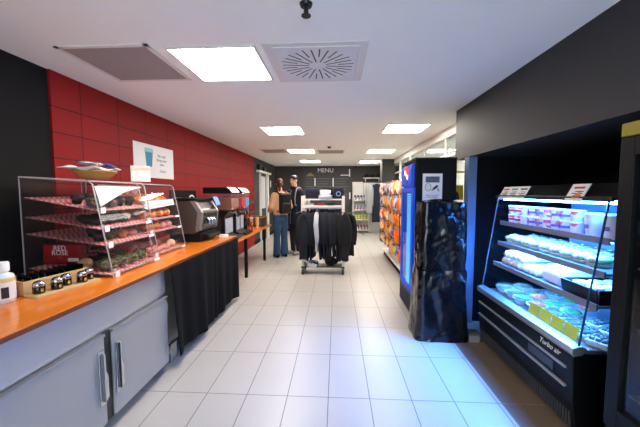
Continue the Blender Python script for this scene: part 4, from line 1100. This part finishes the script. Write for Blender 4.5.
single('shoe_box', MB().box(-.10, .10, -.12, .12, 0, .07).box(-.103, .103, -.123, .123, .05, .085), wrapmat('box_print', [(40, 40, 44), (190, 190, 196), (30, 30, 34)], 14), 'dark shoe box with pale print on the base of the clothes rack', 'box', (-.44, RY-.05, .1255), .1, bevel=.003)
single('black_bag', lump(MB().ell((0, 0, .09), (.13, .12, .09), 20, 12), .2, 9, 4), M_['blk'], 'slumped black cloth bag on the base of the clothes rack', 'bag', (-.10, RY, .1256), smooth='all')

# ------------------------------------------------------------------ people
def blob(name, parts, vox, mats, parent=None, smooth=4, pick=None):
    b = MB()
    for p in parts:
        if p[0] == 'c':
            _, a, c, r1, r2 = p[:5]
            b.cyl(a, c, r1, r2, 18); b.ell(a, (r1,)*3, 16, 10); b.ell(c, (r2,)*3, 16, 10)
        elif p[0] == 'e': b.ell(p[1], p[2], 20, 14, p[3] if len(p) > 3 else None)
        elif p[0] == 'l': b.loft(p[1])
    o = build(name, b, mats[0])
    m = o.modifiers.new('r', 'REMESH'); m.mode = 'VOXEL'; m.voxel_size = vox
    m = o.modifiers.new('s', 'SMOOTH'); m.factor = .5; m.iterations = smooth
    dg = bpy.context.evaluated_depsgraph_get(); me = bpy.data.meshes.new_from_object(o.evaluated_get(dg)); me.name = name
    old = o.data; bpy.data.objects.remove(o); bpy.data.meshes.remove(old)
    me.materials.clear()
    for x in mats: me.materials.append(x)
    for p in me.polygons:
        p.use_smooth = True; p.material_index = pick(p.center) if pick else 0
    o = bpy.data.objects.new(name, me); COL.objects.link(o); o.parent = parent
    return o
def ov(cx, cy, z, rx, ry, n=20, sq=.85):
    return [(cx+rx*math.copysign(abs(math.cos(a))**sq, math.cos(a)), cy+ry*math.copysign(abs(math.sin(a))**sq, math.sin(a)), z) for a in [2*PI*i/n for i in range(n)]]
def hand(w, f, up, side):
    # wrist point, finger direction, palm normal-ish, thumb side (+1/-1)
    w = Vector(w); f = Vector(f).normalized(); n = Vector(up).normalized(); s = f.cross(n).normalized()*side
    n = s.cross(f).normalized()*(1)
    out = [('c', w, w+f*.05, .026, .028), ('c', w+f*.05-s*.025, w+f*.085-s*.03, .022, .015), ('c', w+f*.05+s*.02, w+f*.085+s*.028, .022, .015)]
    for k, (o_, ln) in enumerate(((.032, .072), (.011, .080), (-.011, .074), (-.031, .058))):
        a = w+f*.085+s*o_; b = a+(f*.85+n*.25)*ln*.45; c = b+(f*.6+n*.75)*ln*.32; d = c+(f*.25+n*.95)*ln*.23
        out += [('c', a, b, .0095, .009), ('c', b, c, .009, .0082), ('c', c, d, .0082, .0075)]
    a = w+f*.03+s*.026; b = a+(f*.6+s*.7+n*.3).normalized()*.04; c = b+(f*.85+s*.25+n*.4).normalized()*.032
    out += [('c', a, b, .013, .011), ('c', b, c, .011, .009)]
    return out
def head(c, yaw, s=1.0, tilt=0):
    # c = middle of the head; looks along -y when yaw = 0
    Rz = Matrix.Rotation(yaw, 3, 'Z') @ Matrix.Rotation(tilt, 3, 'X'); c = Vector(c)
    P = lambda x, y, z: c+Rz @ Vector((x*s, y*s, z*s))
    parts = [('e', P(0, .012, .025), (.073*s, .092*s, .092*s), Rz), ('e', P(0, -.02, -.045), (.058*s, .068*s, .072*s), Rz), ('e', P(0, -.062, -.092), (.028*s, .025*s, .022*s), Rz),
             ('c', P(0, -.088, .012), P(0, -.104, -.026), .009*s, .014*s), ('e', P(0, -.083, .03), (.045*s, .016*s, .012*s), Rz),
             ('e', P(-.074, .01, -.01), (.009*s, .02*s, .03*s), Rz), ('e', P(.074, .01, -.01), (.009*s, .02*s, .03*s), Rz), ('e', P(0, -.082, -.062), (.024*s, .014*s, .010*s), Rz)]
    return parts, P, Rz
def person_body(parts, P, parent, vox=.0085):
    lip = P(0, -.095, -.062); e1 = P(-.031, -.083, .006); e2 = P(.031, -.083, .006)
    def pick(c):
        if (c-lip).length < .016: return 1
        if (c-e1).length < .014 or (c-e2).length < .014: return 2
        return 0
    return blob('body', parts, vox, [M_['skin'], M_['lip'], M_['eye']], parent, 3, pick)

# woman, seen from behind, at the counter
wx, wy = -1.29, 7.05
t = thing('person', 'person seen from behind with tied brown hair, peach sweater, black backpack and blue flared jeans', 'person', (wx, wy, 0), .68)
hp, P, Rz = head((-.01, .03, 1.70), PI-.35, 1.0, .1)
body = hp+[('c', (0, .015, 1.50), (-.005, .025, 1.64), .052, .05),
    ('l', [ov(0, 0, .86, .15, .10), ov(0, 0, .95, .165, .115), ov(0, 0, 1.06, .135, .095), ov(0, 0, 1.2, .145, .10), ov(0, .0, 1.34, .17, .11), ov(0, .0, 1.44, .165, .09), ov(0, .01, 1.50, .08, .06)])]
lg = []
for s in (-1, 1):
    body += [('c', (s*.085, 0, .90), (s*.09, .01, .48), .088, .056), ('c', (s*.09, .01, .48), (s*.095, -.02, .09), .054, .036), ('c', (s*.095, -.03, .045), (s*.11, .13, .03), .036, .03),
             ('c', (s*.17, .0, 1.44), (s*.235, -.02, 1.17), .05, .041), ('c', (s*.235, -.02, 1.17), (s*.17, .20, 1.06), .04, .028)]
    body += hand((s*.17, .20, 1.06), (-s*.25, .9, -.1), (0, 0, -1), s)
person_body(body, P, t)
jp = [('l', [ov(0, 0, .84, .165, .118), ov(0, 0, .95, .178, .127), ov(0, 0, 1.03, .155, .11)])]
for s in (-1, 1): jp += [('c', (s*.088, 0, .90), (s*.095, .01, .48), .102, .077), ('c', (s*.095, .01, .48), (s*.10, 0, .13), .075, .090), ('c', (s*.10, 0, .13), (s*.10, 0, .11), .09, .092)]
blob('jeans', jp, .012, [M_['jeans']], t, 3)
swp = [('l', [ov(0, 0, .98, .165, .12), ov(0, 0, 1.06, .18, .13), ov(0, 0, 1.2, .18, .13), ov(0, 0, 1.34, .195, .13), ov(0, 0, 1.44, .185, .105), ov(0, .015, 1.52, .085, .075)])]
for s in (-1, 1): swp += [('c', (s*.165, 0, 1.44), (s*.245, -.02, 1.17), .07, .066), ('c', (s*.245, -.02, 1.17), (s*.185, .16, 1.075), .066, .05)]
blob('sweater', swp, .012, [M_['peach']], t, 3)
sp = [];
for s in (-1, 1): sp += [('e', (s*.105, .05, .045), (.045, .12, .045))]
for s in (-1, 1): blob('shoe', [('c', (s*.10, -.05, .045), (s*.115, .10, .04), .045, .04), ('e', (s*.105, .04, .02), (.045, .13, .02))], .009, [M_['blackm']], t, 2)
hr = blob('hair', [('e', P(0, .025, .04), (.084, .092, .088), Rz), ('e', P(0, .05, -.02), (.072, .06, .085), Rz), ('e', P(0, .10, .0), (.04, .04, .045), Rz), ('c', P(0, .10, -.01), P(.01, .085, -.17), .038, .018)], .008, [M_['hairb']], t, 3)
bp_ = thing('backpack', 'black backpack worn by the person in the peach sweater', 'backpack', (wx, wy, 0), .68)
b = MB(); b.box(-.135, .135, -.28, -.135, 1.02, 1.47)
build('main_pack', b, M_['blk'], bp_, bevel=.05, smooth=True)
build('front_pocket', MB().box(-.11, .11, -.315, -.27, 1.04, 1.27), M_['black'], bp_, bevel=.02, smooth=True)
build('top_flap', MB().box(-.12, .12, -.27, -.15, 1.45, 1.49), mat('grey_flap', (96, 96, 100), .8), bp_, bevel=.012)
for s in (-1, 1): build('strap', MB().tube([(s*.10, -.14, 1.45), (s*.115, -.07, 1.52), (s*.115, .03, 1.535), (s*.125, .125, 1.44), (s*.13, .150, 1.28), (s*.14, .06, 1.10), (s*.13, -.135, 1.07)], [.018]*7, 8), M_['black'], bp_, smooth='all')

# man facing the woman
mx, my = -1.0, 7.42
t = thing('person', 'person with short dark hair, navy coat and black trousers, facing the backpack wearer', 'person', (mx, my, 0), -.75)
hp, P, Rz = head((-.0, -.04, 1.785), .10, 1.03, .12)
body = hp+[('c', (0, .0, 1.58), (0, -.02, 1.72), .058, .056),
    ('l', [ov(0, 0, .90, .165, .11), ov(0, 0, 1.0, .165, .115), ov(0, 0, 1.14, .15, .105), ov(0, 0, 1.3, .175, .115), ov(0, 0, 1.44, .20, .12), ov(0, 0, 1.53, .19, .09), ov(0, 0, 1.59, .085, .065)])]
for s in (-1, 1):
    body += [('c', (s*.09, 0, .94), (s*.10, -.01, .50), .092, .06), ('c', (s*.10, -.01, .50), (s*.105, .02, .10), .058, .04), ('c', (s*.105, .03, .05), (s*.125, -.13, .035), .038, .033),
             ('c', (s*.20, 0, 1.52), (s*.27, .02, 1.22), .055, .045), ('c', (s*.27, .02, 1.22), (s*.265, -.05, .97), .044, .03)]
    body += hand((s*.265, -.05, .97), (0, -.2, -1), (-s, 0, 0), 1 if s < 0 else 1)
person_body(body, P, t)
tp = [('l', [ov(0, 0, .86, .16, .115), ov(0, 0, 1.0, .172, .122), ov(0, 0, 1.06, .16, .115)])]
for s in (-1, 1): tp += [('c', (s*.09, 0, .94), (s*.10, -.01, .50), .10, .074), ('c', (s*.10, -.01, .50), (s*.105, .02, .09), .072, .062)]
blob('trousers', tp, .012, [M_['trou']], t, 3)
cp = [('l', [ov(0, 0, .72, .20, .15), ov(0, 0, .9, .195, .145), ov(0, 0, 1.06, .185, .14), ov(0, 0, 1.3, .205, .145), ov(0, 0, 1.44, .22, .14), ov(0, 0, 1.54, .20, .11), ov(0, .01, 1.61, .09, .085)])]
for s in (-1, 1): cp += [('c', (s*.20, 0, 1.51), (s*.278, .02, 1.22), .078, .068), ('c', (s*.278, .02, 1.22), (s*.268, -.045, 1.0), .066, .052)]
ct_ = blob('coat', cp, .012, [M_['navy']], t, 3)
build('collar', MB().torus((0, -.0, 1.61), .085, .03, zs=1.1), M_['navy2'], t, smooth='all')
build('zip', MB().tube([(0, -.158, .76), (0, -.150, 1.06), (0, -.152, 1.3), (0, -.146, 1.44), (0, -.115, 1.56)], .006, 6), M_['silver'], t)
for s in (-1, 1): blob('shoe', [('c', (s*.105, .05, .052), (s*.125, -.135, .044), .05, .046), ('e', (s*.117, -.045, .02), (.052, .15, .02))], .009, [M_['paper'] if False else M_['silver']], t, 2)
blob('hair', [('e', P(0, .025, .052), (.084, .096, .080), Rz), ('e', P(0, -.05, .088), (.062, .045, .032), Rz), ('e', P(0, .06, -.01), (.070, .05, .06), Rz), ('e', P(.03, -.05, .10), (.05, .05, .026), Rz), ('e', P(-.04, -.06, .085), (.035, .03, .03), Rz), ('e', P(.06, -.03, .06), (.03, .05, .045), Rz), ('e', P(-.065, .0, .05), (.025, .06, .05), Rz)], .008, [M_['hairk']], t, 3)
tb = thing('tote_bag', 'pale canvas bag behind the shoulder of the person in the navy coat', 'bag', (mx, my, 0), -.75)
build('sack', MB().prism([(-.12, 0), (.12, 0), (.13, .20), (.11, .42), (-.11, .42), (-.13, .20)], 'y', -.045, .045).move(.17, .205, .96), mat('canvas', (196, 186, 172), .9), tb, bevel=.03, smooth=True)
build('handle', MB().tube([(.08, .20, 1.36), (.10, .15, 1.48), (.13, .07, 1.60), (.145, .0, 1.628), (.155, -.07, 1.60), (.165, -.115, 1.50), (.16, -.14, 1.36), (.15, -.12, 1.20), (.20, .10, 1.22), (.25, .19, 1.35)], .013, 8), mat('strap_grey', (150, 150, 152), .9), tb, smooth='all')

# ------------------------------------------------------------------ back wall
t = thing('menu_board', 'wide dark menu board with white heading on the back wall', 'board', (0, YB-.001, 0))
build('board', MB().box(-1.27, .58, -.03, 0, 1.0, 2.44), mat('board_slate', (54, 54, 58), .6), t)
text('MENU', .22, M_['paper'], (-.42, -.032, 2.33), FACE_CAM, t)
rows = MB()
for (x0, x1) in ((-1.18, -.86), (-.76, -.20), (-.08, .42)):
    for k in range(9): rows.box(x0, x1-.06*(k % 3), -.032, -.03, 2.02-.10*k, 2.035-.10*k)
build('price_rows', rows, mat('faint_print', (110, 110, 116), .6), t)
for q in ((-.84, -.80, 1.75, 2.05), (-.15, -.11, 1.72, 2.05), (.47, .51, 2.10, 2.38), (.48, .53, 1.25, 1.50)): build('white_strip', MB().box(q[0], q[1], -.034, -.03, q[2], q[3]), M_['paper'], t)
build('small_heading', MB().box(.15, .5, -.034, -.03, 2.14, 2.17), M_['paper'], t)
build('yellow_heading', MB().prism([(-1.18, 2.12), (-.84, 2.12), (-.9, 2.18), (-1.0, 2.26), (-1.1, 2.18)], 'y', -.035, -.03), mat('ochre_print', (150, 124, 50), .6), t)
t = thing('wall_shelf', 'pale wooden shelf high on the back wall over the white recess', 'shelf', (1.34, YB, 2.02))
build('board', MB().box(-.34, .36, -.28, 0, 0, .035), M_['rackwood'], t, bevel=.003)
for x in (-.25, .25): build('bracket', MB().prism([(-.22, 0), (0, 0), (0, -.18), (-.02, -.18)], 'x', x-.012, x+.012), M_['rackwood'], t)
cap = thing('cap', '', 'cap')
build('crown', MB().lathe([(.095, 0), (.096, .05), (.08, .10), (.04, .13), (0, .135)], n=20), M_['blk'], cap, smooth='all')
build('brim', MB().prism([(.10*math.cos(a), -.06+.13*math.sin(a)) for a in [PI+PI*i/12 for i in range(13)]], 'z', 0, .012), M_['blk'], cap)
for i in range(3):
    l = f'dark cap on the high back wall shelf, {["beside the menu board","in the middle","beside the pillar"][i]}'
    o = cap if i == 0 else dup(cap, (0, 0, 0), 0, l); o.location = (1.12+.22*i, YB-.14, 2.0555); o['label'] = l; o['group'] = 'caps on the high shelf'
# shop shelving in the recess
t = thing('shelf_unit', 'white shelf unit stocked with small goods in the white recess', 'shelf', (.98, YB-.03, 0))
build('back', MB().box(-.36, .22, -.02, 0, 0, 1.75), M_['white'], t)
for x in (-.37, .21): build('side', MB().box(x, x+.02, -.36, 0, 0, 1.75), M_['white'], t)
shl = [.12, .50, .86, 1.22]
for z in shl: build('shelf', MB().box(-.35, .21, -.36, -.02, z-.025, z), M_['white'], t, bevel=.003)
gp = [wrapmat('goods_a', [(60, 60, 64), (210, 200, 196), (120, 60, 60)], 20), wrapmat('goods_b', [(220, 190, 70), (120, 170, 90), (236, 220, 160)], 14), wrapmat('goods_c', [(230, 230, 230), (150, 60, 60), (60, 90, 120)], 20), wrapmat('goods_d', [(90, 130, 150), (230, 228, 220), (40, 40, 44)], 20)]
go = single('goods_box', MB().box(-.045, .045, -.06, .06, 0, .17).box(-.02, .02, -.02, .02, .17, .19), gp[0], '', 'box', bevel=.004)
n = 0
for k, z in enumerate(shl):
    for j in range(5):
        lb = f'small goods box on the white shelf unit, {["lowest","second","third","top"][k]} shelf, {ORD[j]} from the menu board side'
        o = go if n == 0 else dup(go, (0, 0, 0)); o.location = (.70+.112*j, YB-.24, z); o['label'] = lb; o['group'] = 'goods on the white shelf unit'
        if n and k: o.data = o.data.copy(); o.data.materials[0] = gp[k % 4] if k != 1 else gp[1]
        n += 1
# hanging shirts at the recess
t = thing('garment_rail', 'black garment rail on two posts in front of the white recess', 'rail', (1.33, 11.0, 0))
build('rail', MB().cyl((-.40, 0, 1.86), (.46, 0, 1.86), .014), M_['black'], t, smooth=True)
for x in (-.38, .44): build('post', MB().cyl((x, 0, 0.02), (x, 0, 1.86), .014), M_['alu'], t, smooth=True); build('foot', MB().box(x-.02, x+.02, -.2, .2, 0, .03), M_['alu'], t)
def frontgarment(m, L, w, lb, x, z=1.84):
    g = garment(m, L, w, .10, x*9, sleeve=L*.75, hood=False); g.rotation_euler = (0, 0, PI/2-.35); g.location = (x, 11.0, z); g['label'] = lb; g['group'] = 'shirts on the recess rail'
    return g
frontgarment(M_['greyshirt'], 1.05, .22, 'pale grey long shirt hanging on the rail in the white recess', 1.16)
frontgarment(M_['navy'], 1.35, .34, 'long navy garment hanging beside the pale grey shirt', 1.42)
frontgarment(M_['blk'], 1.1, .28, 'black garment hanging between the navy one and the pillar', 1.62)

# ------------------------------------------------------------------ snack gondola on the right
GX, GY0, GY1 = 1.16, 4.95, 7.55
t = thing('snack_rack', 'long peg rack of hanging snack bags with a white base beside the window', 'rack', (0, 0, 0))
build('base', MB().box(GX-.04, 1.66, GY0, GY1, .12, .15), M_['white'], t, bevel=.005)
build('plinth', MB().box(GX+.0, 1.64, GY0+.02, GY1-.02, 0, .12), M_['blackm'], t)
build('back_board', MB().box(1.56, 1.58, GY0+.02, GY1-.02, .15, 1.66), mat('peg_board', (190, 186, 180), .6), t)
for y in (GY0+.02, (GY0+GY1)/2, GY1-.06): build('upright', MB().box(1.58, 1.63, y, y+.04, .15, 1.70), M_['alu'], t)
hk = []
for r_ in range(5):
    for c in range(9):
        y = GY0+.17+.28*c; z = .56+.285*r_
        hook = build('hook', MB().tube([(1.56, y, z), (GX-.12, y, z), (GX-.14, y, z+.02)], .005, 6), M_['chrome'], t)
def pillow(w, h, d):
    # bag seen from -x: width along y, height along z, hanging from the top middle
    def fn(s):
        def g(u, v):
            a = (u-.5)*w*(1-.06*math.sin(v*PI)); f = max(0, math.sin(u*PI))**.5*max(0, math.sin(v*PI))**.45
            return (s*d*f, a, -h*v)
        return g
    return MB().sheet(fn(1), 14, 14).sheet(fn(-1), 14, 14)
bags = {'orange': wrapmat('bag_orange', [(236, 116, 20), (240, 150, 40), (232, 100, 16), (250, 190, 90)], 9, .2, 1),
        'yellow': wrapmat('bag_yellow', [(240, 180, 60), (236, 150, 40), (250, 214, 130), (200, 100, 30)], 10, .2, 2),
        'purple': wrapmat('bag_purple', [(140, 70, 150), (110, 50, 130), (190, 130, 190)], 10, .2, 3),
        'pink': wrapmat('bag_pink', [(230, 170, 150), (240, 200, 180), (206, 120, 110), (250, 230, 220)], 14, .2, 4),
        'brown': wrapmat('bag_brown', [(70, 34, 30), (150, 30, 30), (40, 24, 24), (210, 160, 110)], 10, .2, 5),
        'green': wrapmat('bag_green', [(150, 180, 40), (190, 210, 60), (90, 140, 40)], 10, .2, 6),
        'silver': wrapmat('bag_silver', [(150, 156, 170), (200, 200, 210), (90, 96, 110)], 14, .2, 7)}
bg = thing('snack_bag', '', 'snack bag')
build('bag', pillow(.23, .25, .055), bags['orange'], bg, smooth='all')
build('header', MB().box(-.003, .003, -.10, .10, -.02, .03), bags['orange'], bg)
lay = [['green', 'purple', 'green', 'brown', 'orange', 'yellow', 'brown', 'pink', 'yellow'],
       ['purple', 'orange', 'orange', 'purple', 'yellow', 'brown', 'orange', 'yellow', 'pink'],
       ['yellow', 'orange', 'orange', 'brown', 'brown', 'pink', 'yellow', 'orange', 'pink'],
       ['brown', 'orange', 'silver', 'orange', 'silver', 'yellow', 'yellow', 'pink', 'silver'],
       ['pink', 'pink', 'yellow', 'pink', 'pink', 'silver', 'pink', 'silver', 'pink']]
n = 0
for r_ in range(5):
    for c in range(9):
        y = GY0+.17+.28*c; z = .56+.285*r_
        for q in range(3):
            col = lay[r_][c]; x = GX-.08+.12*q
            lb = f'{col} snack bag, {["lowest","second","middle","fourth","top"][r_]} row, {ORD[c]} column from the fridge, ' + ('front of hook' if q == 0 else ('middle of hook' if q == 1 else 'back of hook'))
            o = bg if n == 0 else dup(bg, (0, 0, 0)); o.location = (x, y, z-.005); o.rotation_euler = (0, R.uniform(-.12, .12), R.uniform(-.3, .3)); k_ = R.uniform(.72, 1.05); o.scale = (k_*R.uniform(.8, 1), k_*R.uniform(.75, 1), min(1.0, k_))
            o['label'] = lb; o['group'] = f'{col} snack bags on the peg rack'
            if n and col != 'orange':
                key = ('bag', col)
                for ch in o.children:
                    ch.data = ch.data.copy(); ch.data.materials[0] = bags[col]
            n += 1
# ------------------------------------------------------------------ camera, world, colour
SC.cycles.transparent_max_bounces = 32
wd = bpy.data.worlds.new('world'); SC.world = wd; wd.use_nodes = True
wd.node_tree.nodes['Background'].inputs[0].default_value = (.02, .02, .02, 1)
def area(nm, loc, sx, sy, p, col):
    l = bpy.data.lights.new(nm, 'AREA'); l.shape = 'RECTANGLE'; l.size = sx; l.size_y = sy; l.energy = p; l.color = col
    o = bpy.data.objects.new(nm, l); COL.objects.link(o); o.location = loc; return o
area('corridor_lamp', (2.6, 7.5, 2.48), .6, 3.0, 60, (1, .93, .85))
o = area('added_fill_light', (0, Y0-.3, 1.2), 2.5, 2.2, 100, (.78, .88, 1)); o.rotation_euler = (PI/2, 0, 0)  # unseen fill light added behind the camera to brighten the near ceiling
cam = bpy.data.cameras.new('camera'); co = bpy.data.objects.new('camera', cam); COL.objects.link(co)
cam.sensor_width = 36; cam.lens = 308/640*36; cam.clip_start = .05
co.location = (0, 0, 1.5); co.rotation_euler = (math.radians(90-3.90), 0, math.radians(3.06)); SC.camera = co
SC.view_settings.view_transform = 'Standard'; SC.view_settings.look = 'None'; SC.view_settings.gamma = 1
SC.view_settings.use_curve_mapping = False; SC.view_settings.exposure = 0.34
